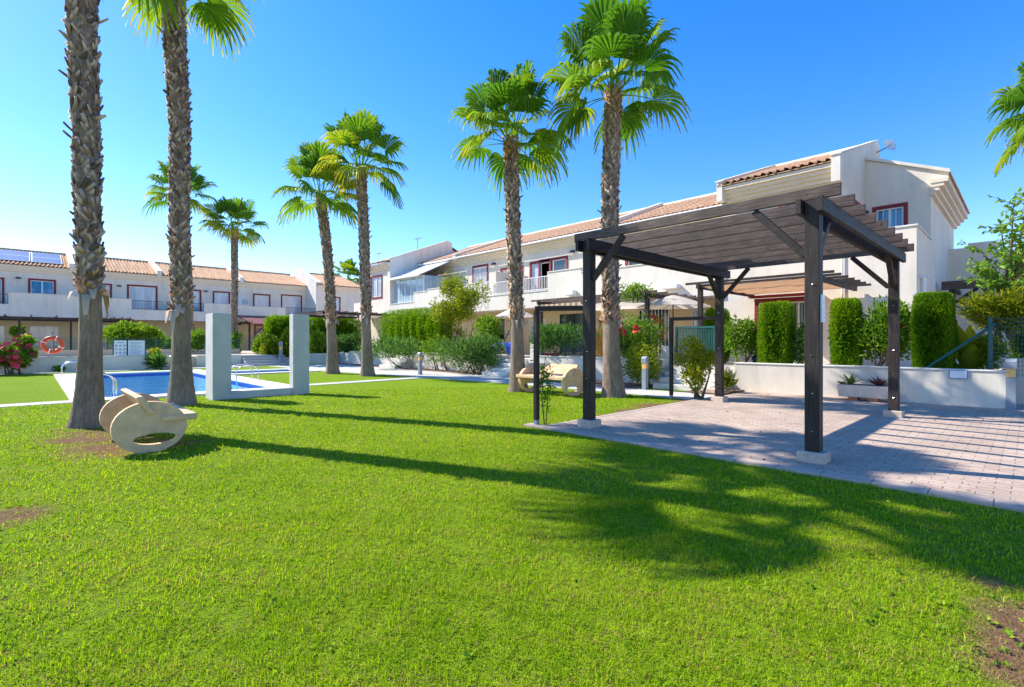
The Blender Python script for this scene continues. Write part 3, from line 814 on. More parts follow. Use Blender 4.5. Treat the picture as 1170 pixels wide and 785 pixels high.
# --- corner house beside the pergola
t = thing('corner_house', 'tall cream corner house with a stepped gable and walled terrace, right behind the pergola', 'house', (18.1, 5, 0.3), GR)
door = [RU(867, 340, U1)[0], RU(928, 340, U1)[0]]
door = (min(door), max(door), 0.62, 2.62)
wf = (4.55, 5.75, 4.7, 5.95)
b = MB()
shell(RR, b, 2.24, 7.8, 0.0, 0.3, 3.2, [door])
shell(RR, b, 4.0, 7.8, 0.0, 3.2, 6.62, [wf])
RR.box(b, 2.24, 4.0, 0.0, 0.16, 3.2, 4.58); b.box(18.261, 20.95, 2.24, 2.40, 3.2, 4.58)
b.box(18.245, 28.0, 2.24, 7.79, 0.3, 3.199)
b.box(18.245, 28.0, 4.0, 7.79, 3.2, 6.60)
ww = [RU(997, 245, 21.0)[0], RU(1037, 245, 21.0)[0]]; zw = (RU(1017, 259, 21.0)[1] - 0.1, RU(1017, 235, 21.0)[1] - 0.08)
wwin = (min(ww) + .1, max(ww) - .1, zw[0], zw[1])
shell(RR, b, 2.24, 4.0, 2.9, 3.2, 6.3, [wwin])
b.box(21.145, 28.0, 2.24, 3.999, 3.2, 6.30)
b.extr([(21.0, 2.24, 6.301), (21.0, 3.999, 6.301), (21.0, 3.999, 7.62), (21.0, 1.80, 6.70), (21.0, 1.80, 6.50), (21.0, 2.24, 6.40)], (7.0, 0, 0))
b.extr([(18.3, 4.0, 6.601), (18.3, 4.0, 6.80), (23.0, 4.0, 8.58), (28.0, 4.0, 6.8), (28.0, 4.0, 6.601)], (0, 3.79, 0))
b.build('wall', 'cream_render', t)
window(RR, t, *door, 0.0, pane='glass_dark', door=True, bars=0.17, leaves=2)
hd = MB(); RR.box(hd, door[0] - 0.25, door[1] + 0.25, -0.28, -0.04, 2.78, 2.86); hd.build('lintel', 'red_frame', t)
window(RR, t, *wf, 0.0, pane='glass_dark')
window(RR, t, *wwin, 2.9, pane='glass_blue', bars=0.16, fw=0.11)
# door on the side of the upper block, opening on the terrace
sd = MB(); sd.box(18.7, 18.83, 3.93, 4.0, 3.25, 5.9); sd.box(20.1, 20.23, 3.93, 4.0, 3.25, 5.9); sd.box(18.83, 20.1, 3.932, 4.0, 5.77, 5.9)
o = sd.build('terrace_door', 'red_frame', t); q = MB(); q.box(18.83, 20.1, 3.97, 3.999, 3.25, 5.77); q.build('pane', 'glass_curtain', o)
q = MB(); q.box(20.35, 20.55, 3.80, 3.999, 5.55, 5.75); o = q.build('wall_lamp', 'black_metal', t, bevel=0.03)
cornice(RR, t, 4.25, 7.8, 0.0, 6.30, 6.80, 0.38, 4)
c = MB()
for k in range(4):
    c.box(20.9 - 0.02 * k, 28.0, 2.24 - 0.11 * (k + 1), 2.239, 6.02 + 0.12 * k, 6.02 + 0.12 * (k + 1))
c.build('cornice', 'cornice_render', t)
roof(RR, t, 4.25, 7.8, -0.45, 6.85, 4.9, 8.72)
roof(RR, t, 4.25, 7.8, 9.9, 6.85, 4.92, 8.72)
rc = MB(); RR.box(rc, 4.1, 7.9, 4.75, 5.05, 8.70, 8.84); rc.build('ridge_coping', 'white_render', t, bevel=0.03)
class MapS:     # roof that falls towards -y at the row's end
    right = True
    def p(s, a, d, z): return (a, 4.0 - d, z)
roof(MapS(), t, 21.02, 28.0, 2.25, 6.60, 0.05, 7.62)
rk = MB(); rk.extr([(20.9, 4.0, 7.64), (20.9, 1.76, 6.66), (20.9, 1.76, 6.76), (20.9, 4.0, 7.74)], (0.14, 0, 0)); rk.build('verge', 'white_render', t)
party_fin(RR, t, 4.001, 4.25, -0.42, 7.0, 4.9, 8.86, 6.2)
party_fin(RR, t, 7.6, 7.801, -0.42, 6.98, 4.9, 8.84, 6.3)
q = MB(); q.box(18.07, 18.26, 2.2, 4.0, 4.581, 4.64); q.box(18.261, 20.95, 2.2, 2.43, 4.581, 4.64); q.build('terrace_coping', 'coping_stone', t, bevel=0.012)
q = MB(); q.tube([(18.06, RU(963, 330, U1)[0], 0.6), (18.06, RU(963, 330, U1)[0], 4.3)], 0.02, 8); q.build('downpipe', 'coping_stone', t)
q = MB(); px = 18.75; q.tube([(px, 2.16, 0.6), (px, 2.16, 3.15)], 0.06, 10); q.box(px - 0.12, px + 0.12, 2.03, 2.235, 3.15, 3.22); q.build('flue', 'white_paint', t)
q = MB(); q.box(19.3, 20.0, 2.2, 2.239, 2.35, 2.62); q.build('side_window', 'red_frame', t)
# wing beyond the corner house with a dark timber porch
t2 = thing('annexe', 'low cream annexe with a dark timber porch, right of the corner house', 'house', (26, 0.5, 0.3))
b = MB(); b.extr([(26.2, 2.239, 0.3), (26.2, 2.239, 4.95), (26.2, 1.55, 4.93), (26.2, -1.2, 4.35), (26.2, -6, 4.2), (26.2, -6, 0.3)], (0.25, 0, 0)); b.box(26.5, 27.2, 0.9, 1.7, 4.3, 5.15)
b.build('wall', 'cream_render', t2)
b = MB(); b.box(22.3, 22.5, -3.0, 2.1, 3.05, 3.33); b.build('beam', 'timber_rafter', t2)
b = MB()
for k in range(7): b.box(22.501, 26.19, -2.8 + k * 0.78, -2.7 + k * 0.78, 3.12, 3.26)
b.build('joist', 'timber_beam', t2)
b = MB(); b.box(22.32, 22.48, 1.75, 1.91, 0.3, 3.049); b.build('post', 'timber_post', t2)
b = MB(); b.bar((22.4, 1.75, 2.6), (22.4, 1.2, 3.05), 0.1, 0.1); b.build('brace', 'timber_brace', t2)

# --- left row
GL = 'terraced houses in the long row on the left'
VU, VF = 51.0, 48.5
LZ = dict(roof_d=(2.1, 7.0), roof_z=(6.85, 8.45), gutter=False)
def lw(x0, x1, yt, yb, **kw): return wr(LL, VU, x0, x1, yt, yb, **kw)
def la(x): return LV(x, 345, VF)[0]
def ldoor(x0, x1, yt, **kw):
    w = lw(x0, x1, yt, 350, door=True, **kw); return (w[0], w[1], 3.22, w[3], w[4])
def lfin(a): return (a - 0.15, a + 0.15, 2.0, 7.15, 7.0, 8.72, 6.7)
def gwin(a0, a1, z0=0.75, z1=2.5, pane='glass_dark'): return (a0, a1, z0, z1, dict(pane=pane, red=False))
house(LL, -11.0, -3.6, 'cream terraced house at the left edge of the photo', GL, upper=[ldoor(-6, 10, 317, pane='glass_blue')] if False else [(-9.8, -8.2, 3.22, 5.6, dict(pane='glass_blue', door=True)), (-6.5, -5.0, 4.1, 5.5, dict(pane='glass_blue'))],
      ground=[gwin(-9.5, -7.6), gwin(-6, -4.8, 1.2)], par_secs=[(-11.0, -3.6, 4.6)], **LZ)
xg = la(10)
house(LL, -3.6, 2.2, 'cream terraced house with solar panels on its roof', GL,
      upper=[(-2.75, -1.55, 3.22, LV(0, 319, VU)[1], dict(pane='glass_blue', door=True)), lw(32, 64, 319, 344, pane='glass_blue')],
      ground=[gwin(*[LV(x, 380, 50.2)[0] for x in (34, 67)], 1.0, 2.4, 'glass_curtain'), gwin(*[LV(x, 380, 50.2)[0] for x in (-12, 5)], 1.0, 2.4, 'glass_curtain')],
      par_secs=[(-3.6, xg, 3.8), (xg + .001, 2.2, 4.62)], rails=[(-3.55, xg - .05, 3.85, 4.55, 'black_metal')], lamps=[(LV(21, 318, VU)[0], LV(21, 318, VU)[1])], fins=[lfin(2.2)], **LZ)
a1_, a2_ = la(150), la(191)
house(LL, 2.2, 7.7, 'cream terraced house with a shuttered door and dark railing, between the two near left palms', GL,
      upper=[lw(111, 128, 324, 343, pane='glass_curtain'), ldoor(145, 180, 326, pane='glass_curtain', leaves=1)],
      ground=[gwin(3.0, 4.2, 0.7, 2.6, 'glass_curtain'), gwin(5.4, 6.8)], par_secs=[(2.2, a1_, 4.55), (a1_ + .001, 7.7, 3.75)], rails=[(a1_ + .05, 7.65, 3.8, 4.5, 'black_metal')],
      lamps=[(LV(136, 327, VU)[0], LV(136, 327, VU)[1])], fins=[lfin(7.7)], **LZ)
a3_ = la(233)
house(LL, 7.7, 14.0, 'cream terraced house with an air conditioner on its terrace', GL,
      upper=[ldoor(216, 230, 331, pane='glass_curtain', leaves=1), lw(243, 263, 333, 350, pane='glass_curtain', leaves=1)],
      ground=[gwin(8.6, 10.2), gwin(11.5, 13.0)], par_secs=[(7.7, a3_, 3.75), (a3_ + .001, 14.0, 4.5)], rails=[(7.75, a3_ - .05, 3.8, 4.5, 'black_metal')],
      lamps=[(LV(235, 333, VU)[0], LV(235, 333, VU)[1])], fins=[lfin(14.0)], **LZ)
a4_ = la(326)
house(LL, 14.0, 20.1, 'cream terraced house with a maroon tiled porch, left of the end house', GL,
      upper=[lw(289, 309, 336, 352, pane='glass_curtain', leaves=1), ldoor(321, 345, 337, pane='glass_curtain')],
      ground=[gwin(15.0, 16.6), gwin(17.5, 19.0)], par_secs=[(14.0, a4_, 4.42), (a4_ + .001, 20.1, 3.75)], rails=[(a4_ + .05, 20.05, 3.8, 4.5, 'black_metal')], **LZ)
t = house(LL, 20.1, 24.9, 'cream end house of the left row with a high white gable wall', GL, upper=[wr(LL, VF, 371, 389, 339, 356, pane='glass_curtain')], ground=[], du=0.0, dg=0.0, terrace=False,
      roof_d=(-0.4, 4.9), roof_z=(6.85, 8.5), fins=[(20.0, 20.6, -0.1, 7.05, 4.9, 8.95, 0.6)], gutter=False)

# solar panels
t = thing('solar_array', 'blue glass solar panels in pale frames on the left roof', 'solar panel', LL.p(-0.8, 4, 7.6))
def sp(a, f): return LL.p(a, 2.1 + 4.9 * f, 6.85 + 1.6 * f + 0.11)
a_l, a_r = -7.2, LV(71, 300, 53)[0]
npan = 5; wv = (a_r - a_l) / npan
for i in range(npan):
    for (f0, f1) in ((0.14, 0.48), (0.50, 0.84)):
        A0, A1 = a_l + wv * i + 0.03, a_l + wv * (i + 1) - 0.03
        fr = MB(); fr.extr([sp(A0, f0), sp(A1, f0), sp(A1, f1), sp(A0, f1)], (0, 0.01, 0.045)); o = fr.build('panel_frame', 'white_paint', t)
        g = MB(); e = 0.06; df = 0.012
        g.extr([tuple(np.add(sp(A0 + e, f0 + df), (0, .01, .046))), tuple(np.add(sp(A1 - e, f0 + df), (0, .01, .046))), tuple(np.add(sp(A1 - e, f1 - df), (0, .01, .046))), tuple(np.add(sp(A0 + e, f1 - df), (0, .01, .046)))], (0, 0.0, 0.006)); g.build('cell_glass', 'solar_glass', o)

# air conditioner on the left terrace
a, z = LV(278, 345, 50.7)
t = thing('air_conditioner', 'pale air conditioner unit on the upper left wall', 'air conditioner', (a, 50.9, z))
q = MB(); q.box(a - 0.45, a + 0.45, 50.55, 50.95, z - 0.32, z + 0.32); q.build('casing', 'white_paint', t, bevel=0.03)
q = MB(); q.lathe((a + 0.1, 50.54, z), [(0.24, 0.0), (0.22, 0.0)], 16); 
q = MB()
for k in range(7): q.box(a - 0.18, a + 0.38, 50.53, 50.548, z - 0.22 + k * 0.07, z - 0.19 + k * 0.07)
q.build('grille', 'grey_metal', t)

# satellite dish and aerials
dv, dz = RU(1005, 170, 22.8)
t = thing('satellite_dish', 'white satellite dish on an arm at the peak of the corner house', 'satellite dish', (22.8, dv + .2, dz - 0.2))
q = MB(); ax = Vector((-0.55, -0.75, 0.35)).normalized(); s1 = ax.orthogonal().normalized(); s2 = ax.cross(s1); cen = Vector((22.8, dv - 0.25, dz))
rings = []
for k in range(6):
    r = 0.25 * k / 5 + 0.001; rings.append([tuple(cen + ax * (0.10 * (r / 0.25) ** 2 + 0.0) + (s1 * math.cos(2 * PI * j / 20) + s2 * math.sin(2 * PI * j / 20)) * r) for j in range(20)])
for k in range(6): q.V += rings[k]
for k in range(5):
    for j in range(20): q.F.append((k * 20 + j, k * 20 + (j + 1) % 20, (k + 1) * 20 + (j + 1) % 20, (k + 1) * 20 + j))
q.build('dish', 'white_paint', t, smooth=True)
q = MB(); q.tube([cen, (22.8, 4.1, dz - 0.15), (22.8, 4.12, dz - 0.5)], 0.025, 8); q.tube([cen - ax * 0.0, cen + ax * 0.35], 0.012, 6); q.build('arm', 'grey_metal', t)
for (px, py, U, lab) in ((477, 290, 22.5, 'thin aerial mast on the high gable of the right row'), (433, 303, 24.5, 'small comb aerial above the far left roof of the right row')):
    dv, dz = RU(px, py, U); zt = RU(px, py - (18 if px > 450 else 14), U)[1]
    t = thing('roof_aerial', lab, 'aerial', (U, dv, dz - 0.8), 'aerials on the right row')
    q = MB(); q.tube([(U, dv, dz - 1.0), (U, dv, zt)], 0.025, 6); q.build('mast', 'grey_metal', t)
    q = MB(); q.tube([(U, dv - 0.5, zt - 0.05), (U, dv + 0.4, zt - 0.05)], 0.015, 5)
    for k in range(6): q.tube([(U - 0.22, dv - 0.45 + k * 0.16, zt - 0.05), (U + 0.22, dv - 0.45 + k * 0.16, zt - 0.05)], 0.01, 4)
    q.build('antenna', 'grey_metal', t)

# ------------------------------------------------------------------ garden walls, steps, fences
GW = 'low rendered garden walls along the right row'
def garden_wall(label, y0, y1, zt=0.72, x0=13.2, x1=13.41, ret=(), group=GW):
    t = thing('garden_wall', label, 'wall', (x0, (y0 + y1) / 2, 0), group)
    m = MB().box(x0, x1, y0, y1, -0.1, zt)
    for ry in ret: m.box(x1 + .001, 14.4, ry, ry + 0.2, -0.1, zt)
    m.build('wall', 'garden_wall_render', t)
    MB().box(x0 - 0.02, x1 + 0.03, y0 - .01, y1 + .01, zt + .001, zt + 0.03).build('coping', 'coping_stone', t, bevel=0.006)
    return t
w1 = garden_wall('long plain cream garden wall behind the pergola, with a small plaque on it', 0.3, 5.35, 0.72, ret=(5.15,))
garden_wall('garden wall behind the second bench and the right near palm', 7.4, 12.6, 0.75, ret=(7.401, 12.399))
garden_wall('garden wall behind the two oleanders left of the near palms', 14.6, 20.6, 0.74, ret=(14.601, 20.399))
garden_wall('farthest garden wall of the right row, beyond the second flight of steps', 22.5, 27.2, 0.7, ret=(22.501,))
def steps(label, x0, y0, y1, n=4, rise=0.15, go=0.32, along='x', group='white stone steps up to the gardens'):
    t = thing('garden_steps', label, 'steps', (x0, (y0 + y1) / 2, 0) if along == 'x' else ((y0 + y1) / 2, x0, 0), group)
    for k in range(n):
        m = MB()
        if along == 'x': m.box(x0 + k * go, x0 + n * go + 0.2, y0, y1, k * rise, (k + 1) * rise)
        else: m.box(y0, y1, x0 + k * go, x0 + n * go + 0.2, k * rise, (k + 1) * rise)
        m.build('step', 'grey_step' if along == 'y' else 'coping_stone', t, bevel=0.01)
    return t
steps('white steps up to the green gate, left of the long plain wall', 12.3, 5.6, 7.2)
steps('white steps right behind the left near palm', 12.35, 13.1, 14.5)
steps('white steps beside the tall clipped hedge, behind the paired far palms', 12.35, 20.8, 22.3)
sx = LV(282, 408, 28.0)[0]
steps('wide grey steps beyond the pool leading up to the left row', 27.9, sx, sx + 2.6, along='y', rise=0.14, group='white stone steps up to the gardens')

lx = LV(193, 410, 28.6)[0]
GWL = 'low white walls beyond the pool'
t = thing('low_wall', 'long low white wall beyond the pool in front of the notice boards', 'wall', (-8, 28.7, 0), GWL)
MB().box(-22, lx, 28.6, 28.82, -0.1, 0.62).build('wall', 'white_render', t); MB().box(-22.02, lx + .02, 28.57, 28.85, 0.621, 0.65).build('coping', 'coping_stone', t, bevel=0.006)
t = thing('low_wall', 'short low white wall beyond the pool, left of the grey steps', 'wall', (7, 28.8, 0), GWL)
MB().box(lx + 1.2, sx - 0.02, 28.86, 28.99, -0.1, 0.60).build('wall', 'white_render', t)
t = thing('low_wall', 'low white wall beyond the pool, right of the grey steps behind shrubs', 'wall', (11, 28.8, 0), GWL)
MB().box(sx + 2.62, 13.0, 28.86, 28.99, -0.1, 0.60).build('wall', 'white_render', t)

# plaque, gate, pier
py_, pz = RU(1095, 428, 13.2)
t = thing('wall_plaque', 'small white and blue plaque on the long plain garden wall', 'plaque', (13.19, py_, pz))
MB().box(13.176, 13.199, py_ - 0.14, py_ + 0.14, pz - 0.08, pz + 0.09).build('frame', 'sign_blue', t)
MB().box(13.172, 13.1755, py_ - 0.125, py_ + 0.125, pz - 0.066, pz + 0.076).build('face', 'sign_white', t)
t = thing('gate_pier', 'white gate pier left of the green gate', 'pier', (14.0, 7.6, 0.6))
MB().box(13.85, 14.15, 7.43, 7.83, 0.55, 1.16).build('pier', 'garden_wall_render', t, bevel=0.01)
t = thing('gate_pier', 'pale pier at the steps behind the left near palm', 'pier', (13.5, 12.8, 0.6))
MB().box(13.42, 13.75, 12.61, 12.98, 0.55, 1.22).build('pier', 'garden_wall_render', t, bevel=0.01)
t = thing('garden_gate', 'green metal mesh gate at the top of the steps', 'gate', (13.95, 6.8, 0.62))
g = MB()
for y in (6.2, 7.38): g.box(13.92, 13.97, y - .025, y + .025, 0.62, 1.75)
g.box(13.925, 13.965, 6.226, 7.354, 1.68, 1.74); g.box(13.925, 13.965, 6.226, 7.354, 0.68, 0.73); g.build('gate_frame', 'green_metal', t)
g = MB()
for k in range(24): y = 6.25 + k * 0.047; g.box(13.938, 13.952, y - .012, y + .012, 0.731, 1.679)
for k in range(16): z = 0.76 + k * 0.06; g.box(13.953, 13.958, 6.23, 7.35, z - .008, z + .008)
g.build('mesh_panel', 'green_metal', t)

def mesh_fence(name, label, p0, p1, z0, z1, npost, group=None, brace=False):
    t = thing(name, label, 'fence', (*((np.array(p0) + np.array(p1)) / 2), z0), group)
    p0 = np.array(p0); p1 = np.array(p1)
    for k in range(npost):
        p = p0 + (p1 - p0) * k / max(1, npost - 1)
        MB().tube([(*p, z0 - 0.05), (*p, z1 + 0.03)], 0.035, 8).build('post', 'green_metal', t)
    g = MB()
    ln = np.linalg.norm(p1 - p0); n = int(ln / 0.055)
    for k in range(n + 1):
        p = p0 + (p1 - p0) * k / n; g.bar((*p, z0), (*p, z1), 0.006, 0.006, (0, 1, 0.01))
    for z in np.linspace(z0 + 0.04, z1, max(3, int((z1 - z0) / 0.08))): g.bar((*p0, z), (*p1, z), 0.006, 0.007)
    g.build('mesh_panel', 'green_metal', t)
    if brace:
        MB().tube([(*(p0 + (p1 - p0) * 0.02), z1 - 0.1), (p0[0] + 0.0, p0[1] + 1.1, z0)], 0.03, 8).build('brace', 'green_metal', t)
    return t
t = thing('terrace_wall', 'tan kerb wall carrying the green fence on the left', 'wall', (-6, 33, 0.55))
MB().box(-24, 9.0, 32.95, 33.15, 0.5, 0.86).build('wall', 'tan_render', t)
mesh_fence('mesh_fence', 'long dark green mesh fence in front of the left row', (-24, 33.05), (9.0, 33.05), 0.86, 1.48, 17)
mesh_fence('mesh_fence', 'short green mesh fence with a slanting brace at the right edge', (13.6, 0.55), (13.6, -3.5), 0.62, 1.75, 3, brace=True)
x_, _ = LV(285, 400, 36)
mesh_fence('mesh_fence', 'green mesh fence at the top of the grey steps', (x_ - 1.2, 36), (x_ + 2.5, 36), 0.55, 1.65, 3)
mesh_fence('mesh_fence', 'green mesh fence behind the oleander and second bench', (13.6, 9.2), (13.6, 12.5), 0.62, 1.7, 4)

# wall beyond the gravel at the right edge
t = thing('boundary_wall', 'cream wall beyond the gravel at the right edge of the photo', 'wall', (16, -3, 0))
MB().box(14.6, 14.8, -9, 0.2, -0.05, 0.95).build('wall', 'garden_wall_render', t)

# ------------------------------------------------------------------ timber pergola
UA, UC, VA, VB = 6.0, 10.5, 1.60, 4.57
t = thing('pergola', 'big dark stained timber pergola on four posts over the paving', 'pergola', ((UA + UC) / 2, (VA + VB) / 2, 0))
PZ = 2.80
for (u, v) in ((UA, VA), (UA, VB), (UC, VA), (UC, VB)):
    b = MB(); b.box(u - 0.13, u + 0.13, v - 0.13, v + 0.13, -0.02, 0.135); b.build('footing', 'footing_stone', t, bevel=0.008)
    b = MB(); b.box(u - 0.07, u + 0.07, v - 0.07, v + 0.07, 0.136, PZ - 0.006); p = b.build('post', 'timber_post', t, bevel=0.005)
    q = MB()
    for z in (0.35, 0.75, 1.15, 1.9): q.tube([(u - 0.078, v + random.uniform(-.02, .02), z), (u - 0.069, v, z)], 0.007, 8)
    q.build('bolt', 'steel', p)
for v in (VA, VB):
    for s in (-1, 1):
        b = MB(); b.box(UA - 0.17, UC + 0.25, v + s * 0.102 - 0.028, v + s * 0.102 + 0.028, PZ - 0.155, PZ); b.build('beam', 'timber_beam', t, bevel=0.004)
for k in range(9):
    u = UA - 0.03 + k * 0.575
    b = MB(); b.box(u - 0.024, u + 0.024, 1.34 + random.uniform(-.015, .015), 4.80 + random.uniform(-.015, .015), PZ + 0.002, PZ + 0.128); b.build('rafter', 'timber_rafter', t, bevel=0.004)
for (u, v) in ((UA, VA), (UA, VB), (UC, VA), (UC, VB)):
    su = 1 if u == UA else -1; sv = 1 if v == VA else -1
    MB().bar((u, v + sv * 0.075, PZ - 0.58), (u, v + sv * 0.60, PZ - 0.01), 0.075, 0.065, (1, 0, 0)).build('brace', 'timber_brace', t, bevel=0.004)
    MB().bar((u + su * 0.075, v, PZ - 0.58), (u + su * 0.56, v, PZ - 0.07), 0.065, 0.075, (0, 1, 0)).build('brace', 'timber_brace', t, bevel=0.004)
for (c, post) in ((G(613, 487), (UA, VB)), (G(767, 456), (UC, VB))):
    b = MB(); b.box(c[0] - .035, c[0] + .035, c[1] - .035, c[1] + .035, 0.10, 1.76); o = b.build('side_post', 'timber_post', t, bevel=0.004)
    b = MB(); b.box(c[0] - .03, c[0] + .03, c[1] - .03, c[1] + .03, -0.02, 0.099); b.build('post_shoe', 'grey_metal', o)
    b = MB(); b.bar((c[0], c[1] + .03, 1.80), (post[0] - 0.02, post[1] + 0.072, 1.80), 0.06, 0.075); b.build('side_rail', 'timber_beam', t, bevel=0.004)

# notice on the front post
t = thing('paper_notice', 'white paper notice hanging on the nearest pergola post', 'notice', (UA, VA - 0.08, 1.65))
b = MB(); b.box(UA - 0.045, UA + 0.06, VA - 0.092, VA - 0.074, 1.50, 1.79); b.build('sheet', 'sign_white', t)
b = MB()
for k in range(5): b.box(UA - 0.03, UA + 0.04, VA - 0.0928, VA - 0.0921, 1.55 + k * 0.04, 1.556 + k * 0.04)
b.build('print', 'sign_grey', t)

# smaller pergolas of the houses
def small_pergola(label, x0, x1, y0, y1, z, posts, nr=8, mat='timber_rafter', group='timber pergolas in front of the houses', awn=None, along='y'):
    t = thing('garden_pergola', label, 'pergola', ((x0 + x1) / 2, (y0 + y1) / 2, 0.6), group)
    for (px, py) in posts:
        b = MB(); b.box(px - .06, px + .06, py - .06, py + .06, 0.5, z - 0.002); b.build('post', 'timber_post', t)
    if along == 'y':
        for yy in (y0 + 0.25, y1 - 0.25):
            b = MB(); b.box(x0 - 0.1, x1, yy - .04, yy + .04, z, z + 0.13); b.build('beam', 'timber_beam', t)
        for k in range(nr):
            x = x0 + (x1 - x0 - 0.1) * k / (nr - 1)
            b = MB(); b.box(x - .025, x + .025, y0 - 0.15, y1 + 0.15, z + 0.131, z + 0.195); b.build('rafter', mat, t)
    else:
        for yy in (y0, y1 - 0.1):
            b = MB(); b.box(x0 - 0.2, x1 + 0.2, yy - .05, yy + .05, z, z + 0.17); b.build('beam', 'timber_beam', t)
        for k in range(nr):
            x = x0 + (x1 - x0) * k / (nr - 1)
            b = MB(); b.box(x - .035, x + .035, y0 - 0.3, y1, z + 0.171, z + 0.29); b.build('rafter', mat, t)
    if awn:
        (ax0, ax1, ay0, ay1, az, am) = awn
        b = MB(); n = 20; w = 12
        for i in range(n + 1):
            for j in range(w + 1):
                f = i / n; b.V.append((ax0 + (ax1 - ax0) * f, ay0 + (ay1 - ay0) * j / w, az + 0.05 * f - 0.05 * abs(math.sin(f * PI * 4)) + 0.01 * math.sin(j * 1.7 + i)))
        for i in range(n):
            for j in range(w): b.F.append((i * (w + 1) + j, i * (w + 1) + j + 1, (i + 1) * (w + 1) + j + 1, (i + 1) * (w + 1) + j))
        b.build('awning', am, t, smooth=True)
    return t
small_pergola('dark garden pergola with a sagging tan awning in front of the red framed door', 13.9, 18.0, 3.42, 6.9, 2.82, [(14.0, 6.65), (14.0, 3.62)], 7, mat='timber_beam', awn=(13.95, 17.9, 3.75, 6.6, 2.88, 'awning_cloth'))
small_pergola('dark garden pergola hung with creeper, behind the cream parasol', 14.0, 18.0, 8.2, 13.3, 2.70, [(14.1, 13.05), (14.1, 10.6), (14.1, 8.45)], 7, awn=(14.1, 17.9, 8.6, 12.9, 2.62, 'white_cloth'))
t = thing('striped_awning', 'short tan and cream striped valance under the creeper pergola', 'awning', (14.2, 12, 2.6))
a = MB(); c2 = MB()
for k in range(16):
    y = 11.0 + k * 0.13
    (a if k % 2 else c2).extr([(13.95, y, 2.69), (13.95, y + 0.129, 2.69), (13.95, y + 0.129, 2.46), (13.95, y + 0.065, 2.43), (13.95, y, 2.46)], (0.012, 0, 0))
a.build('dark_stripe', 'awning_cloth', t); c2.build('pale_stripe', 'white_cloth', t)
zl = 2.72
small_pergola('long dark pergola on two posts at the left edge', -8.5, LV(92, 365, 45)[0], 44.8, 48.3, zl, [(LV(22, 380, 44.9)[0], 44.9), (LV(81, 380, 44.9)[0], 44.9), (-8, 44.9)], 10, along='x')
small_pergola('dark pergola above the flowering hedge, between the near left palms', LV(112, 365, 45)[0], LV(148, 365, 45)[0], 44.8, 48.3, zl, [(LV(146, 380, 44.9)[0], 44.9)], 5, along='x')
small_pergola('dark pergola behind the concrete frame, beside the maroon porch roof', LV(256, 365, 45)[0], LV(286, 365, 45)[0], 44.8, 48.3, zl, [(LV(285, 380, 44.9)[0], 44.9), (LV(262, 380, 44.9)[0], 44.9)], 5, along='x')
x0_, x1_ = LV(288, 365, 44)[0], LV(325, 365, 44)[0]
t = thing('porch', 'small porch with a maroon tiled roof behind the concrete frame', 'porch', ((x0_ + x1_) / 2, 45, 0.55))
q = MB(); q.extr([(x0_, 43.6, 2.65), (x1_, 43.6, 2.65), (x1_, 48.3, 3.5), (x0_, 48.3, 3.5)], (0, 0, 0.1)); q.build('roof', 'maroon_tile', t)
q = MB(); q.box(x0_ + .1, x0_ + .26, 43.8, 43.96, 0.5, 2.68); q.box(x1_ - .26, x1_ - .1, 43.8, 43.96, 0.5, 2.68); q.build('post', 'timber_brown', t)
q = MB(); q.bar((x0_ + .27, 43.88, 2.0), (x0_ + 1.1, 43.88, 2.62), 0.12, 0.12); q.bar((x0_ + 0.1, 43.88, 2.6), (x1_ - .1, 43.88, 2.6), 0.12, 0.1); q.build('brace', 'timber_brown', t)
x0_, x1_ = LV(385, 365, 42)[0], LV(425, 365, 42)[0]
small_pergola('brown timber pergola beyond the paired far palms', 17.0 - 4.4, 17.9, 29.0, 34.0, 2.95, [(13.0, 29.4), (13.0, 33.6)], 9, mat='timber_brown')
# parasols
def parasol(label, c, zr, zt, r, n=8):
    t = thing('parasol', label, 'parasol', (c[0], c[1], 0.6), 'parasols in the right-hand gardens')
    MB().tube([(c[0], c[1], 0.55), (c[0], c[1], zt + 0.06)], 0.02, 8).build('pole', 'timber_brown' if 'cream' in label else 'white_paint', t)
    q = MB(); q.V.append((c[0], c[1], zt)); rows = 5
    for k in range(1, rows + 1):
        for j in range(n * 2):
            a = 2 * PI * j / (n * 2); f = k / rows; rr = r * f * (1 if j % 2 == 0 else 0.955)
            q.V.append((c[0] + rr * math.cos(a), c[1] + rr * math.sin(a), zt + (zr - zt) * f ** 1.15 + (0 if j % 2 == 0 else 0.012) ))
    m = n * 2
    for j in range(m): q.F.append((0, 1 + j, 1 + (j + 1) % m))
    for k in range(rows - 1):
        for j in range(m): q.F.append((1 + k * m + j, 1 + (k + 1) * m + j, 1 + (k + 1) * m + (j + 1) % m, 1 + k * m + (j + 1) % m))
    q.build('canopy', 'white_cloth', t)
    q = MB()
    for j in range(n):
        a = 2 * PI * j / n; q.tube([(c[0], c[1], zt - 0.25), (c[0] + r * .96 * math.cos(a), c[1] + r * .96 * math.sin(a), zr + 0.0)], 0.008, 4)
    q.build('rib', 'timber_brown', t)
yy = RU(769, 350, 15.3)[0]; Yd = 15.3 / (RX * (769 - 585) / F + FX)
parasol('cream parasol above the flowering shrub, left of the pergola', (15.3, yy), ZAT(351, Yd), ZAT(337, Yd), 1.22)
yy = RU(588, 350, 15.8)[0]; Yd = 15.8 / (RX * (588 - 585) / F + FX)
parasol('white parasol half hidden behind the left near palm', (15.8, yy), ZAT(362, Yd), ZAT(351, Yd), 0.95)

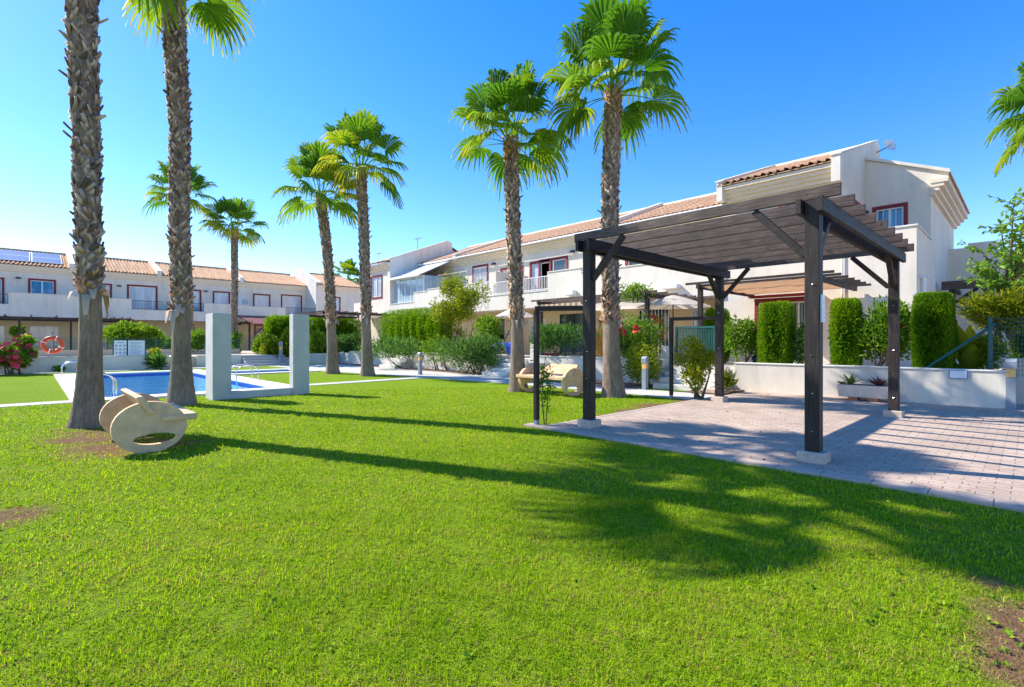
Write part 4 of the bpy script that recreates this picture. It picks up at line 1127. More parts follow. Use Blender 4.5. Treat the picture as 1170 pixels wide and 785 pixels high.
# ------------------------------------------------------------------ concrete frame by the pool
t = thing('concrete_frame', 'grey concrete frame of two square pillars on a low plinth by the pool', 'pillar frame', (3.8, 12.3, 0))
p1 = G(242, 458.5); p2 = G(335, 450.5)
vf = (p1[1] + p2[1]) / 2
def LVx(px, V): return LV(px, 400, V)[0]
a0, a1 = LVx(243, vf), LVx(264.5, vf); b0, b1 = LVx(335, vf), LVx(353.5, vf)
Yp = vf / (FY - RY * 0 + RY * ((250 - 585) / F) * 1.0) if False else vf / (RY * ((250 - 585) / F) + FY)
Yq = vf / (RY * ((344 - 585) / F) + FY)
MB().box(a0, a1, vf, vf + 0.62, -0.05, ZAT(358, Yp)).build('pillar', 'grey_concrete', t, bevel=0.008)
MB().box(b0, b1, vf, vf + 0.25, -0.05, ZAT(359, Yq)).build('pillar', 'grey_concrete', t, bevel=0.008)
MB().box(a1 + .001, b0 - .001, vf + 0.03, vf + 0.25, -0.05, 0.17).build('plinth', 'grey_concrete', t, bevel=0.008)

# ------------------------------------------------------------------ stone benches
def bench(label, uc, v0, v1, s, sc_=1.0):
    t = thing('stone_bench', label, 'bench', (uc, (v0 + v1) / 2, 0), 'sculpted stone benches')
    A, Bz, cz = 0.365 * sc_, 0.30 * sc_, 0.295 * sc_
    hc = (s * 0.05, 0.155 * sc_); hA, hB = 0.215 * sc_, 0.065 * sc_
    n = 48
    for (va, vb) in ((v0, v0 + 0.085), (v1 - 0.085, v1)):
        q = MB()
        rows = []
        for (v) in (va, vb):
            out, inn = [], []
            for k in range(n):
                a = 2 * PI * k / n
                # ray from the hole's centre to the outer oval
                dx, dz = math.cos(a), math.sin(a)
                ox, oz = hc[0], hc[1] - cz
                aa = dx * dx / A ** 2 + dz * dz / Bz ** 2; bb = 2 * (ox * dx / A ** 2 + oz * dz / Bz ** 2); c_ = ox * ox / A ** 2 + oz * oz / Bz ** 2 - 1
                tt = (-bb + math.sqrt(bb * bb - 4 * aa * c_)) / (2 * aa)
                zz = hc[1] + dz * tt; xx = hc[0] + dx * tt
                if zz < 0.02: xx *= 0.92 if abs(xx) < 0.2 else 1.0; zz = -0.02
                out.append((uc + xx, v, zz))
                th = 1.0 / math.sqrt(dx * dx / hA ** 2 + dz * dz / hB ** 2)
                inn.append((uc + hc[0] + dx * th, v, hc[1] + dz * th))
            rows.append((out, inn))
        o = len(q.V); q.V += rows[0][0] + rows[0][1] + rows[1][0] + rows[1][1]
        for k in range(n):
            j = (k + 1) % n
            q.F += [(o + k, o + j, o + n + j, o + n + k), (o + 2 * n + k, o + 3 * n + k, o + 3 * n + j, o + 2 * n + j), (o + k, o + 2 * n + k, o + 2 * n + j, o + j), (o + n + k, o + n + j, o + 3 * n + j, o + 3 * n + k)]
        q.build('end_panel', 'stone_bench', t)
    m = MB(); z = 0.385 * sc_
    m.box(uc + s * 0.10, uc + s * 0.47, v0 - 0.03, v1 + 0.03, z - 0.04, z + 0.035); m.build('seat', 'stone_bench', t, bevel=0.012)
    m = MB(); m.extr([(uc - s * 0.015, v0 - 0.04, 0.44 * sc_), (uc + s * 0.06, v0 - 0.04, 0.45 * sc_), (uc - s * 0.07, v0 - 0.04, 0.665 * sc_), (uc - s * 0.145, v0 - 0.04, 0.655 * sc_)], (0, v1 - v0 + 0.08, 0)); m.build('backrest', 'stone_bench', t, bevel=0.012)
    return t
g1 = G(172, 517)
bench('pale stone bench with round end panels, beside the leftmost palm', g1[0], g1[1], g1[1] + 1.36, 1)
g2 = G(655, 452.5)
bench('pale stone bench seen from the front, between the two near palms', g2[0], g2[1] - 0.05, g2[1] + 1.45, -1, 1.12)

# ------------------------------------------------------------------ pool fittings
def ladder(label, x, ys, s):
    t = thing('pool_ladder', label, 'ladder', (x, sum(ys) / 2, 0), 'steel pool ladders')
    for y in ys:
        pts = [(x - s * 0.42, y, 0.0), (x - s * 0.42, y, 0.30)]
        for k in range(9):
            a = PI - PI * k / 8; pts.append((x - s * 0.10 + s * 0.32 * math.cos(a), y, 0.34 + 0.22 * math.sin(a)))
        pts += [(x + s * 0.22, y, 0.2), (x + s * 0.16, y, -0.9)]
        MB().tube(pts, 0.019, 8).build('handrail', 'steel', t, smooth=True)
    for z in (-0.25, -0.55): MB().box(x + s * 0.1, x + s * 0.26, ys[0], ys[1], z - .02, z).build('tread', 'steel', t)
ladder('steel pool ladder at the far left corner of the pool', PX0, (24.2, 24.75), 1)
g = G(137, 455)
ladder('steel pool ladder half hidden behind the leftmost palm', PX0, (14.75, 15.3), 1)
ladder('steel pool ladder between the two concrete pillars', PX1, (17.1, 17.75), -1)

# life ring and notice boards
x, z = LV(60, 394, 29.3)
t = thing('life_ring', 'orange life ring on a thin post beyond the pool', 'life ring', (x, 29.3, 0.55))
MB().tube([(x, 29.36, 0.5), (x, 29.36, z + 0.55)], 0.03, 8).build('post', 'grey_metal', t)
q = MB(); nr, ns = 28, 10
for i in range(nr):
    a = 2 * PI * i / nr
    for j in range(ns):
        b_ = 2 * PI * j / ns; r = 0.30 + 0.085 * math.cos(b_); q.V.append((x + r * math.cos(a), 29.25 + 0.06 * math.sin(b_), z + r * math.sin(a)))
for i in range(nr):
    for j in range(ns): q.F.append((i * ns + j, ((i + 1) % nr) * ns + j, ((i + 1) % nr) * ns + (j + 1) % ns, i * ns + (j + 1) % ns))
o = q.build('ring', 'orange_plastic', t, smooth=True)
q = MB()
for k in range(4):
    a = PI / 4 + k * PI / 2 + 0.4
    pts = [(x + (0.30 + 0.09 * math.cos(b_)) * math.cos(a), 29.25 + 0.066 * math.sin(b_), z + (0.30 + 0.09 * math.cos(b_)) * math.sin(a)) for b_ in np.linspace(0, 2 * PI, 13)]
    q.tube(pts, 0.02, 5)
q.build('band', 'white_paint', o)
def board(label, px0, px1, pt, pb, rows, cols):
    V = 28.95; x0, z1 = LV(px0, pt, V); x1, z1b = LV(px1, pt, V); zt = (z1 + z1b) / 2; z0 = LV((px0 + px1) / 2, pb, V)[1]
    t = thing('notice_board', label, 'notice board', ((x0 + x1) / 2, V, 0.6), 'notice boards by the pool')
    MB().box(x0, x1, V - 0.02, V + 0.01, z0, zt).build('panel', 'sign_white', t)
    q = MB()
    q.box(x0 - .05, x0 - .002, V - .02, V + .03, 0.5, zt + .05); q.box(x1 + .002, x1 + .05, V - .02, V + .03, 0.5, zt + .05); q.build('post', 'green_metal', t)
    q = MB()
    if cols:      # small grey pictogram blots
        q.box(x0 + 0.1, x1 - 0.1, V - .023, V - .0205, zt - 0.12, zt - 0.08)
        for r_ in range(3):
            for c_ in range(3):
                cx = x0 + (x1 - x0) * (c_ + 0.5) / 3; cz = zt - 0.24 - r_ * 0.16
                q.box(cx - .05, cx + .05, V - .023, V - .0205, cz - .04, cz + .02); q.box(cx - .03, cx + .03, V - .023, V - .0205, cz + .021, cz + .045)
    else:
        for r_ in range(9):
            cz = zt - 0.08 - r_ * 0.068; q.box(x0 + 0.08, x1 - 0.08 - 0.2 * (r_ * 7 % 3) / 3, V - .023, V - .0205, cz - .016, cz + .008)
    q.build('print', 'sign_grey', t)
board('white pool rules board with rows of small pictograms', 130.2, 144.6, 389, 407.5, 3, 3)
board('wider white pool rules board with lines of text', 146.2, 165.3, 389, 407.5, 8, 0)

# bollard lights
def bollard(label, c, z0, h, s=1.0):
    t = thing('bollard_light', label, 'bollard light', (c[0], c[1], z0), 'grey bollard lights along the paths')
    w = 0.058 * s
    MB().box(c[0] - w, c[0] + w, c[1] - w, c[1] + w, z0 - 0.02, z0 + h * 0.63).build('post', 'grey_metal', t, bevel=0.008)
    MB().box(c[0] - w * 1.5, c[0] + w * 1.5, c[1] - w * 1.5, c[1] + w * 1.5, z0 - 0.02, z0 + 0.012).build('base_plate', 'grey_metal', t)
    MB().box(c[0] - w * 1.02, c[0] + w * 0.9, c[1] - w * 0.9, c[1] + w * 0.9, z0 + h * 0.632, z0 + h * 0.82).build('diffuser', 'lamp_amber', t)
    q = MB(); q.extr([(c[0] - w * 1.25, c[1] - w * 1.1, z0 + h * 0.80), (c[0] - w * 1.25, c[1] - w * 1.1, z0 + h * 0.94), (c[0] - w * 0.5, c[1] - w * 1.1, z0 + h), (c[0] + w * 1.1, c[1] - w * 1.1, z0 + h), (c[0] + w * 1.1, c[1] - w * 1.1, z0 + h * 0.62), (c[0] + w * 0.92, c[1] - w * 1.1, z0 + h * 0.62), (c[0] + w * 0.92, c[1] - w * 1.1, z0 + h * 0.82)], (0, w * 2.2, 0)); q.build('hood', 'grey_metal', t)
bollard('grey bollard light at the right edge in front of the plain garden wall', G(1155, 469), 0.028, 0.95, 1.25)
bollard('grey bollard light between the right near palm and the thin side post', G(737, 446), 0.02, 0.88, 1.1)
bollard('grey bollard light on the path in front of the clipped hedge', G(480, 428.5), 0.02, 0.85, 1.1)
bollard('small bollard light among bright shrubs between the concrete pillars', AT(321, 27), 0.0, 1.3, 1.2)

# planter with succulents
pc = ((RU(960, 455, 12.9)[0] + RU(1016, 455, 12.9)[0]) / 2); L2 = abs(RU(958, 455, 12.9)[0] - RU(1017, 455, 12.9)[0]) / 2
t = thing('stone_planter', 'long pale stone planter against the plain garden wall', 'planter', (12.9, pc, 0.03))
q = MB()
for (z, e) in ((0.10, 0.03), (0.36, 0.0)):
    q.V += [(12.70 + e, pc - L2 + e, z), (13.12 - e, pc - L2 + e, z), (13.12 - e, pc + L2 - e, z), (12.70 + e, pc + L2 - e, z)]
q.F += [(0, 3, 2, 1), (0, 1, 5, 4), (1, 2, 6, 5), (2, 3, 7, 6), (3, 0, 4, 7), (4, 5, 6, 7)]
q.build('trough', 'planter_stone', t, bevel=0.012)
q = MB(); q.box(12.78, 13.05, pc - L2 + .2, pc - L2 + .36, 0.0, 0.10); q.box(12.78, 13.05, pc + L2 - .36, pc + L2 - .2, 0.0, 0.10); q.build('foot', 'terracotta', t)
q = MB(); q.box(12.74, 13.08, pc - L2 + .05, pc + L2 - .05, 0.361, 0.364); q.build('earth', 'soil', t)
def rosette(name, label, c, z, n, ln, wd, mat, seed, up=0.6):
    r = np.random.default_rng(seed); t = thing(name, label, 'plant', (*c, z))
    q = []; 
    for k in range(n):
        a = k * 2.4 + r.random() * 0.3; el = up * (1.2 - 0.75 * k / n) + r.normal() * 0.08; d = np.array([math.cos(a) * math.cos(el), math.sin(a) * math.cos(el), math.sin(el)]); s = np.array([-math.sin(a), math.cos(a), 0]); nn = np.cross(d, s)
        l = ln * r.uniform(0.7, 1.1); P = np.array([*c, z]); W = wd
        V = []; m = 6
        for i in range(m):
            f = i / (m - 1); w = W * (0.7 + 0.6 * math.sin(min(1, f * 1.6) * PI / 2)) * (1 - f ** 2.2) + 0.001; ctr = P + d * l * f + np.array([0, 0, -0.12 * l * f * f])
            V += [ctr - s * w / 2 + nn * w * 0.15, ctr - nn * w * .12, ctr + s * w / 2 + nn * w * 0.15]
        Fq = []
        for i in range(m - 1): Fq += [(3 * i, 3 * i + 1, 3 * i + 4, 3 * i + 3), (3 * i + 1, 3 * i + 2, 3 * i + 5, 3 * i + 4)]
        q.append((np.array(V), np.array(Fq), np.linspace(0.2, 0.9, m).repeat(3) * r.uniform(0.7, 1.1)))
    V, Fc, T = merge(q); npmesh('leaves', V, [Fc], mat, t, np.clip(T, 0, 1), True); return t
rosette('agave', 'spiky green agave in the stone planter', (12.9, RU(972, 440, 12.9)[0]), 0.36, 11, 0.36, 0.055, 'agave_leaf', 3, 0.95)
rosette('succulent', 'low reddish succulent in the stone planter', (12.9, RU(1004, 440, 12.9)[0]), 0.36, 34, 0.30, 0.035, 'red_leaf', 4, 0.75)
rosette('succulent', 'small grey green rosette at the end of the stone planter', (12.88, RU(962, 442, 12.9)[0]), 0.36, 16, 0.15, 0.03, 'oleander_leaf', 5, 0.6)
q = MB(); q.box(11.9, 12.5, 5.25, 5.55, 0.0, 0.15)
tag(q.build('edging_stone', 'footing_stone', None, bevel=0.02, loc=(12.2, 5.4, 0.0)), 'rough edging stone at the corner of the flower bed left of the plain wall', 'stone')

# toys and things in the gardens
y_, z_ = RU(572, 400, 14.4)
t = thing('toy_slide', 'small blue plastic toy slide behind the left near palm', 'toy slide', (14.4, y_, 0.6))
q = MB(); pts = [(14.4, y_ + 0.75, 0.66), (14.4, y_ + 0.4, 0.95), (14.4, y_ + 0.05, 1.18), (14.4, y_ - 0.35, 1.22), (14.4, y_ - 0.6, 1.05), (14.4, y_ - 0.7, 0.7)]
for s in (-0.2, 0.2): q.tube([(p[0] + s, p[1], p[2]) for p in pts], 0.05, 8)
q.build('rail', 'blue_plastic', t, smooth=True)
q = MB()
for i in range(len(pts) - 1): q.bar(pts[i], pts[i + 1], 0.36, 0.03)
q.build('chute', 'blue_plastic', t)
MB().bar((14.2, y_ + 0.1, 0.6), (14.2, y_ - 0.75, 1.75), 0.04, 0.04).build('pole', 'black_metal', t)
y_, z_ = RU(570, 388, 15.0)
t = thing('washing', 'dark towel hung on a rail in the garden behind the left near palm', 'towel', (15, y_, 1.0))
q = MB()
for i in range(9):
    for j in range(2): q.V.append((15.0 + 0.03 * math.sin(i * 1.3), y_ - 0.25 + 0.0625 * i, 1.58 - j * 0.72))
for i in range(8): q.F.append((2 * i, 2 * i + 1, 2 * i + 3, 2 * i + 2))
q.extr([(15.06, y_ - 0.25, 1.58), (15.06, y_ + 0.25, 1.58), (15.06, y_ + 0.25, 1.0), (15.06, y_ - 0.25, 1.0)], (0.02, 0, 0)); q.build('cloth', 'dark_cloth', t)
MB().tube([(15.03, y_ - 1.2, 1.6), (15.03, y_ + 1.0, 1.6)], 0.018, 6).build('rail', 'grey_metal', t)
y_, z_ = RU(684, 388, 15.2)
t = thing('orange_screen', 'orange yellow panel behind the right near palm', 'panel', (15.2, y_, 0.6))
MB().box(15.18, 15.22, y_ - 0.38, y_ + 0.38, 0.75, 1.75).build('panel', 'yellow_panel', t, bevel=0.005)
MB().box(15.17, 15.23, y_ - 0.44, y_ - 0.381, 0.6, 1.8).box(15.17, 15.23, y_ + 0.381, y_ + 0.44, 0.6, 1.8).build('frame', 'timber_brown', t)
y_, z_ = RU(627, 407, 13.9)
t = thing('toy_car', 'small red toy car on the garden terrace behind the second bench', 'toy car', (13.9, y_, 0.6))
MB().box(13.75, 14.05, y_ - 0.3, y_ + 0.3, 0.68, 0.86).build('body', 'red_plastic', t, bevel=0.05)
q = MB()
for (a, b_) in ((13.75, -0.18), (13.75, 0.18), (14.05, -0.18), (14.05, 0.18)): q = MB(); q.tube([(a - .03, y_ + b_, 0.68), (a + .03, y_ + b_, 0.68)], 0.08, 12); q.build('wheel', 'black_metal', t)
y_, z_ = RU(640, 411, 13.9)
t = thing('glazed_pot', 'dark blue glazed pot beside the trimmed column left of the red framed door', 'pot', (14.3, RU(866, 410, 14.3)[0], 0.6))
MB().lathe((14.3, RU(866, 410, 14.3)[0], 0.6), [(0.0, 0.0), (0.10, 0.0), (0.15, 0.16), (0.17, 0.3), (0.15, 0.30), (0.13, 0.2), (0.0, 0.2)], 20).build('pot', 'navy_glaze', t, smooth=True)
# white slatted chair in the right-hand garden
cy, _ = RU(1092, 400, 15.5)
t = thing('garden_chair', 'white slatted garden chair behind the rightmost clipped column', 'chair', (15.5, cy, 0.6))
q = MB()
for k in range(6): q.box(15.25 + k * 0.085, 15.32 + k * 0.085, cy - 0.25, cy + 0.25, 1.0, 1.025)
q.build('seat', 'white_paint', t)
q = MB()
for k in range(6): q.box(15.78 + k * 0.01, 15.80 + k * 0.01, cy - 0.25, cy + 0.25, 1.08 + k * 0.075, 1.14 + k * 0.075)
q.build('backrest', 'white_paint', t)
for (a, b_) in ((15.28, -0.24), (15.28, 0.24), (15.76, -0.24), (15.76, 0.24)): MB().box(a - .02, a + .02, cy + b_ - .02, cy + b_ + .02, 0.6, 0.999 if a < 15.5 else 1.5).build('leg', 'white_paint', t)

# ------------------------------------------------------------------ fan palms
def interp(path, z):
    zs = [p[2] for p in path]
    x = np.interp(z, zs, [p[0] for p in path]); y = np.interp(z, zs, [p[1] for p in path]); return x, y
def smoothpath(path, n=60):
    P = np.array(path); zz = np.linspace(P[0, 2], P[-1, 2], n)
    x = np.interp(zz, P[:, 2], P[:, 0]); y = np.interp(zz, P[:, 2], P[:, 1])
    for _ in range(14):
        x[1:-1] = (x[:-2] + 2 * x[1:-1] + x[2:]) / 4; y[1:-1] = (y[:-2] + 2 * y[1:-1] + y[2:]) / 4
    return np.stack([x, y, zz], 1)

def fan_leaf(o, az, el, pl, bl, r, old, segs=34):
    D = np.array([math.cos(az) * math.cos(el), math.sin(az) * math.cos(el), math.sin(el)])
    # petiole bends down towards its tip
    k = 12; pts = []; d = D.copy(); p = np.array(o, float)
    sag = 0.20 + 0.30 * old
    for i in range(k + 1):
        pts.append(p.copy()); p = p + d * pl / k; d = d + np.array([0, 0, -sag / k]); d /= np.linalg.norm(d)
    pts = np.array(pts); h = pts[-1]
    S = np.cross(d, [0, 0, 1.0]); S = S / (np.linalg.norm(S) + 1e-9); S = S + r.normal(size=3) * 0.22; S -= d * S.dot(d); S /= np.linalg.norm(S); Nn = np.cross(S, d)
    V, Fq, T = [], [], []
    base_t = np.clip(0.36 + 0.15 * r.normal() + 0.16 * old, 0.05, 0.72)
    # petiole strip (crossed)
    for (sv, wv) in ((S, 0.022), (Nn, 0.012)):
        o0 = len(V)
        for i in range(k + 1):
            w = wv * (1.25 - 0.6 * i / k); V += [pts[i] - sv * w, pts[i] + sv * w]; T += [0.62, 0.62]
        Fq += [(o0 + 2 * i, o0 + 2 * i + 1, o0 + 2 * i + 3, o0 + 2 * i + 2) for i in range(k)]
    amax = 1.95
    ts = np.array([0.04, 0.25, 0.45, 0.60, 0.73, 0.86, 1.0])
    da = 2 * amax / segs
    for j in range(segs):
        th = -amax + da * (j + 0.5)
        dr = d * math.cos(th) + S * math.sin(th) + Nn * (0.34 * abs(math.sin(th / 1.3)) * (1 - 0.3 * old)); dr /= np.linalg.norm(dr)
        sd = -d * math.sin(th) + S * math.cos(th)
        ln = bl * (0.66 + 0.34 * math.cos(th * 0.8)) * r.uniform(0.93, 1.05)
        dro = (0.20 + 0.30 * old + 0.16 * r.random()) * ln
        tip = r.random() < (0.12 + 0.35 * old)
        hang = r.uniform(0.3, 1.1); o0 = len(V); sgn = 1 if j % 2 else -1
        tw = r.normal(size=3) * 0.05
        for t in ts:
            q = max(0.0, t - 0.45)
            c = h + dr * ln * (t - 0.36 * q * q) + np.array([0, 0, -dro * 1.9 * q ** 1.6 - ln * 0.5 * max(0.0, t - 0.72) * hang]) + tw * q * ln
            w = math.tan(da / 2) * ln * t * 1.06 if t <= 0.6 else math.tan(da / 2) * ln * 0.60 * max(0.05, (1 - (t - 0.60) / 0.40) ** 0.8)
            pl_ = Nn * sgn * 0.018 * min(1, t * 2)
            V += [c - sd * w + pl_, c + sd * w - pl_]
            tt = base_t + (0.10 * r.normal() if t < 0.5 else 0.06) + (0.42 * max(0, t - 0.6) * 2 if tip else 0.1 * t)
            T += [tt, tt]
        Fq += [(o0 + 2 * i, o0 + 2 * i + 1, o0 + 2 * i + 3, o0 + 2 * i + 2) for i in range(len(ts) - 1)]
        if r.random() < 0.8:       # loose white-green fibre from between the segments
            o0 = len(V); c = h + dr * ln * 0.62; e = np.array([0, 0, -1.0]) * ln * r.uniform(0.3, 0.75) + dr * 0.06
            V += [c - sd * .004, c + sd * .004, c + e + sd * .002, c + e - sd * .002]; T += [0.72] * 4; Fq.append((o0, o0 + 1, o0 + 2, o0 + 3))
    return np.array(V), np.array(Fq), np.clip(np.array(T), 0, 1)

def palm(label, base, path, r0, r1, zb, nl, pl, bl, seed, group='tall fan palms on the lawn', flare=0.72, boots=1.0, elmin=-0.05):
    r = np.random.default_rng(seed)
    P = smoothpath(path)
    t = thing('palm_tree', label, 'palm tree', (base[0], base[1], 0), group)
    z0, zt = P[0, 2], P[-1, 2]
    n = 24; V, Fq = [], []
    zs = np.concatenate([np.linspace(-0.05, 0.9, 14), np.arange(1.0, zt, 0.11)])
    for i, z in enumerate(zs):
        x, y = interp(P, max(z, 0)); f = max(0, z) / zt
        rad = (r0 + (r1 - r0) * f * f) * (1 + flare * math.exp(-max(z, 0) / 0.62) + (0.10 * math.exp(-max(z, 0) / 0.06)))
        for k in range(n):
            a = 2 * PI * k / n; jr = 1 + 0.035 * math.sin(a * 3 + z * 1.3 + seed) + 0.02 * math.sin(a * 7 + z * 5) + r.normal() * 0.010
            V.append((x + rad * jr * math.cos(a), y + rad * jr * math.sin(a), z))
    for i in range(len(zs) - 1):
        for k in range(n): Fq.append((i * n + k, i * n + (k + 1) % n, (i + 1) * n + (k + 1) % n, (i + 1) * n + k))
    npmesh('trunk', np.array(V), [np.array(Fq)], 'palm_trunk', t, None, True)
    # old leaf bases in a criss-cross lattice
    if boots:
        L3, dz = [], 0.068 / boots
        zz = zb; row = 0
        VB_, FB_, TB_ = [], [], []
        while zz < zt + 0.05:
            f = zz / zt; x, y = interp(P, min(zz, zt)); rad = r0 + (r1 - r0) * f * f
            m = max(6, int(2 * PI * rad / (0.098 / boots ** 0.5)))
            for k in range(m):
                a = 2 * PI * (k + 0.5 * (row % 2)) / m + r.normal() * 0.06
                low = math.exp(-(zz - zb) / 0.7)
                out = r.uniform(0.03, 0.26) + 0.32 * low * r.random() + (0.7 if r.random() < 0.03 else 0)
                lean = r.choice([-1, 1]) * r.uniform(0.3, 0.75)
                ln = r.uniform(0.08, 0.19) * (1 + 0.15 * low); w0 = r.uniform(0.028, 0.048); w1 = w0 * r.uniform(0.35, 0.8)
                er = np.array([math.cos(a), math.sin(a), 0]); et = np.array([-math.sin(a), math.cos(a), 0]); ez = np.array([0, 0, 1.0])
                up = ez * math.cos(lean) + et * math.sin(lean); d = up * math.cos(out) + er * math.sin(out); s = et * math.cos(lean) - ez * math.sin(lean); nn = np.cross(s, d); nn = nn if nn.dot(er) > 0 else -nn
                c0 = np.array([x, y, zz + r.normal() * 0.02]) + er * (rad * 0.93); c1 = c0 + d * ln; cm = c0 + d * ln * 0.55
                th = 0.024; o0 = len(VB_)
                VB_ += [c0 - s * w0, c0 + nn * th, c0 + s * w0, cm - s * (w0 + w1) / 2, cm + nn * (th * 1.1), cm + s * (w0 + w1) / 2, c1 - s * w1 + nn * 0.006, c1 + nn * th * .8, c1 + s * w1 + nn * 0.006, c1 - nn * 0.01]
                FB_ += [(o0, o0 + 1, o0 + 4, o0 + 3), (o0 + 1, o0 + 2, o0 + 5, o0 + 4), (o0 + 3, o0 + 4, o0 + 7, o0 + 6), (o0 + 4, o0 + 5, o0 + 8, o0 + 7), (o0 + 6, o0 + 7, o0 + 8, o0 + 9), (o0 + 3, o0 + 6, o0 + 9, o0), (o0 + 5, o0 + 2, o0 + 9, o0 + 8)]
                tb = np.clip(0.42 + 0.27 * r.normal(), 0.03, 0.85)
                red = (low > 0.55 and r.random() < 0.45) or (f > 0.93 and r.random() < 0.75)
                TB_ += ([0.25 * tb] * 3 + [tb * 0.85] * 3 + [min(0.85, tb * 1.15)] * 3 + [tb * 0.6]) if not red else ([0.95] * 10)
            zz += dz * r.uniform(0.9, 1.1); row += 1
        # a frayed collar hanging where the boots start
        for k in range(9):
            a = r.uniform(0, 6.28); x, y = interp(P, zb); er = np.array([math.cos(a), math.sin(a), 0]); et = np.array([-math.sin(a), math.cos(a), 0])
            c0 = np.array([x, y, zb + r.uniform(-.02, .12)]) + er * r0 * 1.0; ln = r.uniform(0.12, 0.42) * (1.4 if k < 2 else 0.7); o0 = len(VB_)
            c1 = c0 + er * 0.10 + np.array([0, 0, -0.03]); c2 = c1 + er * 0.04 + np.array([0, 0, -ln]); w = r.uniform(0.03, 0.07)
            VB_ += [c0 - et * w, c0 + et * w, c1 - et * w, c1 + et * w, c2 - et * w * .4, c2 + et * w * .4]; FB_ += [(o0, o0 + 1, o0 + 3, o0 + 2), (o0 + 2, o0 + 3, o0 + 5, o0 + 4)]; TB_ += [0.8, 0.8, 0.55, 0.55, 0.7, 0.7]
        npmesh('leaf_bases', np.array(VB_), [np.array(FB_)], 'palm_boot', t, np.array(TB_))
    top = P[-1]
    parts = []
    for i in range(nl):
        f = (i + 0.5) / nl
        el = 1.46 - (1.46 - elmin) * f ** 1.05 + r.normal() * 0.08
        az = i * 2.39996 + r.normal() * 0.2
        o = (top[0] + 0.10 * math.cos(az), top[1] + 0.10 * math.sin(az), top[2] - 0.25 * f + 0.1)
        parts.append(fan_leaf(o, az, el, pl * r.uniform(0.85, 1.15) * (1.5 - 0.62 * f), bl * r.uniform(0.95, 1.12) * (1.08 - 0.12 * f), r, max(0, (f - 0.45) / 0.55)))
    V, Fc, T = merge(parts)
    npmesh('crown', V, [Fc], 'palm_leaf', t, T)
    return t

def ppath(bx, by, pts, Y=None):
    """trunk path from photographed points at the base's distance"""
    Yb = Y or CAMH * F / (by - 390.0)
    out = []
    for (px, py) in [(bx, by)] + pts:
        c = AT(px, Yb); out.append((c[0], c[1], max(0.0, ZAT(py, Yb))))
    return (out[0][0], out[0][1]), out
b_, p_ = ppath(101, 487, [(104, 400), (103, 335), (100, 250), (99, 170), (95, 60), (92, -40), (92, -112)])
palm('leftmost palm, thick shaggy trunk with no crown in view, by the stone bench', b_, p_, 0.128, 0.21, 2.02, 22, 0.74, 0.88, 11, flare=0.9)
b_, p_ = ppath(208, 462, [(207, 400), (207, 350), (205, 250), (206, 150), (201, 70), (198, 20), (196, -30)])
palm('second palm from the left, crown cut by the photo top, at the pool edge', b_, p_, 0.150, 0.20, 1.95, 22, 0.75, 0.92, 12, flare=0.85)
b_, p_ = ppath(217, 413.5, [(216, 330), (212, 250), (208, 226)])
palm('distant palm mostly hidden behind the second trunk from the left', b_, p_, 0.19, 0.20, 1.6, 24, 0.95, 1.15, 13, boots=0.8)
b_, p_ = ppath(267, 413.6, [(268, 330), (268, 262)])
palm('distant slim palm rising between the two concrete pillars', b_, p_, 0.17, 0.19, 1.5, 22, 0.9, 1.1, 14, boots=0.8)
b_, p_ = ppath(380, 427, [(378, 350), (374, 290), (368, 240), (366, 225)])
palm('left and lower of the paired far palms, leaning a little left', b_, p_, 0.17, 0.18, 2.1, 24, 0.85, 1.0, 15, boots=0.9)
b_, p_ = ppath(420, 429.5, [(418, 350), (416, 270), (413, 210), (412, 192)])
palm('right and taller of the paired far palms, in front of the far houses', b_, p_, 0.165, 0.18, 2.2, 22, 0.85, 1.0, 16, boots=0.9)
b_, p_ = ppath(592, 447, [(591, 380), (588, 300), (585, 220), (583, 160)])
palm('left of the two near palms, slender, with a full round crown', b_, p_, 0.155, 0.17, 1.85, 25, 0.75, 0.88, 17)
b_, p_ = ppath(701, 453, [(698, 380), (697, 300), (697, 220), (700, 150), (701, 104)])
palm('right of the two near palms, its trunk seen through the pergola', b_, p_, 0.175, 0.185, 1.75, 23, 0.80, 1.0, 18)
b_, p_ = ppath(398, 402, [(398, 360), (398, 318)], Y=62)
palm('small palm crown above the roofs between the two rows of houses', b_, p_, 0.2, 0.2, 2.5, 22, 1.0, 1.3, 19, group='palms behind the houses', boots=0.0)
b_, p_ = ppath(1222, 395, [(1221, 300), (1220, 128)], Y=13.0)
palm('palm at the right edge, only its left fronds in view', b_, p_, 0.16, 0.17, 1.9, 26, 0.75, 0.95, 20, group='palms behind the houses')

# ------------------------------------------------------------------ shrubs, hedges, tree
def RC(px, U): return (U, RU(px, 390, U)[0])
def YU(px, U): return U / (RX * (px - 585) / F + FX)
def col(label, px0, px1, pt, U, zb=0.58, n=9000, dep=None, **kw):
    y1, y0 = RU(px0, 390, U)[0], RU(px1, 390, U)[0]; Yd = YU((px0 + px1) / 2, U)
    w = (y1 - y0) * 0.80; m = (y0 + y1) / 2; d = dep or w
    return clipped('clipped_cypress', label, 'hedge', U - d / 2, U + d / 2, m - w / 2, m + w / 2, zb, ZAT(pt, Yd), n, **kw)
GH = 'clipped cypress columns above the plain wall'
col('bright clipped cypress column right of the red framed door, partly behind the front post', 949, 987, 344, 14.1, n=24000, group=GH, seed=31)
col('rightmost and widest clipped cypress column above the plain wall', 1040, 1094, 337, 13.95, n=32000, group=GH, seed=32)
col('clipped cypress column in front of the red framed door', 867, 909, 347, 14.0, n=24000, group=GH, seed=33)
col('round topped clipped column beside the rear left post of the pergola', 803, 836, 353, 15.6, n=16000, group=GH, seed=34, rnd=0.4)
ya, yb = RU(515, 390, 14.8)[0], RU(437, 390, 14.3)[0]
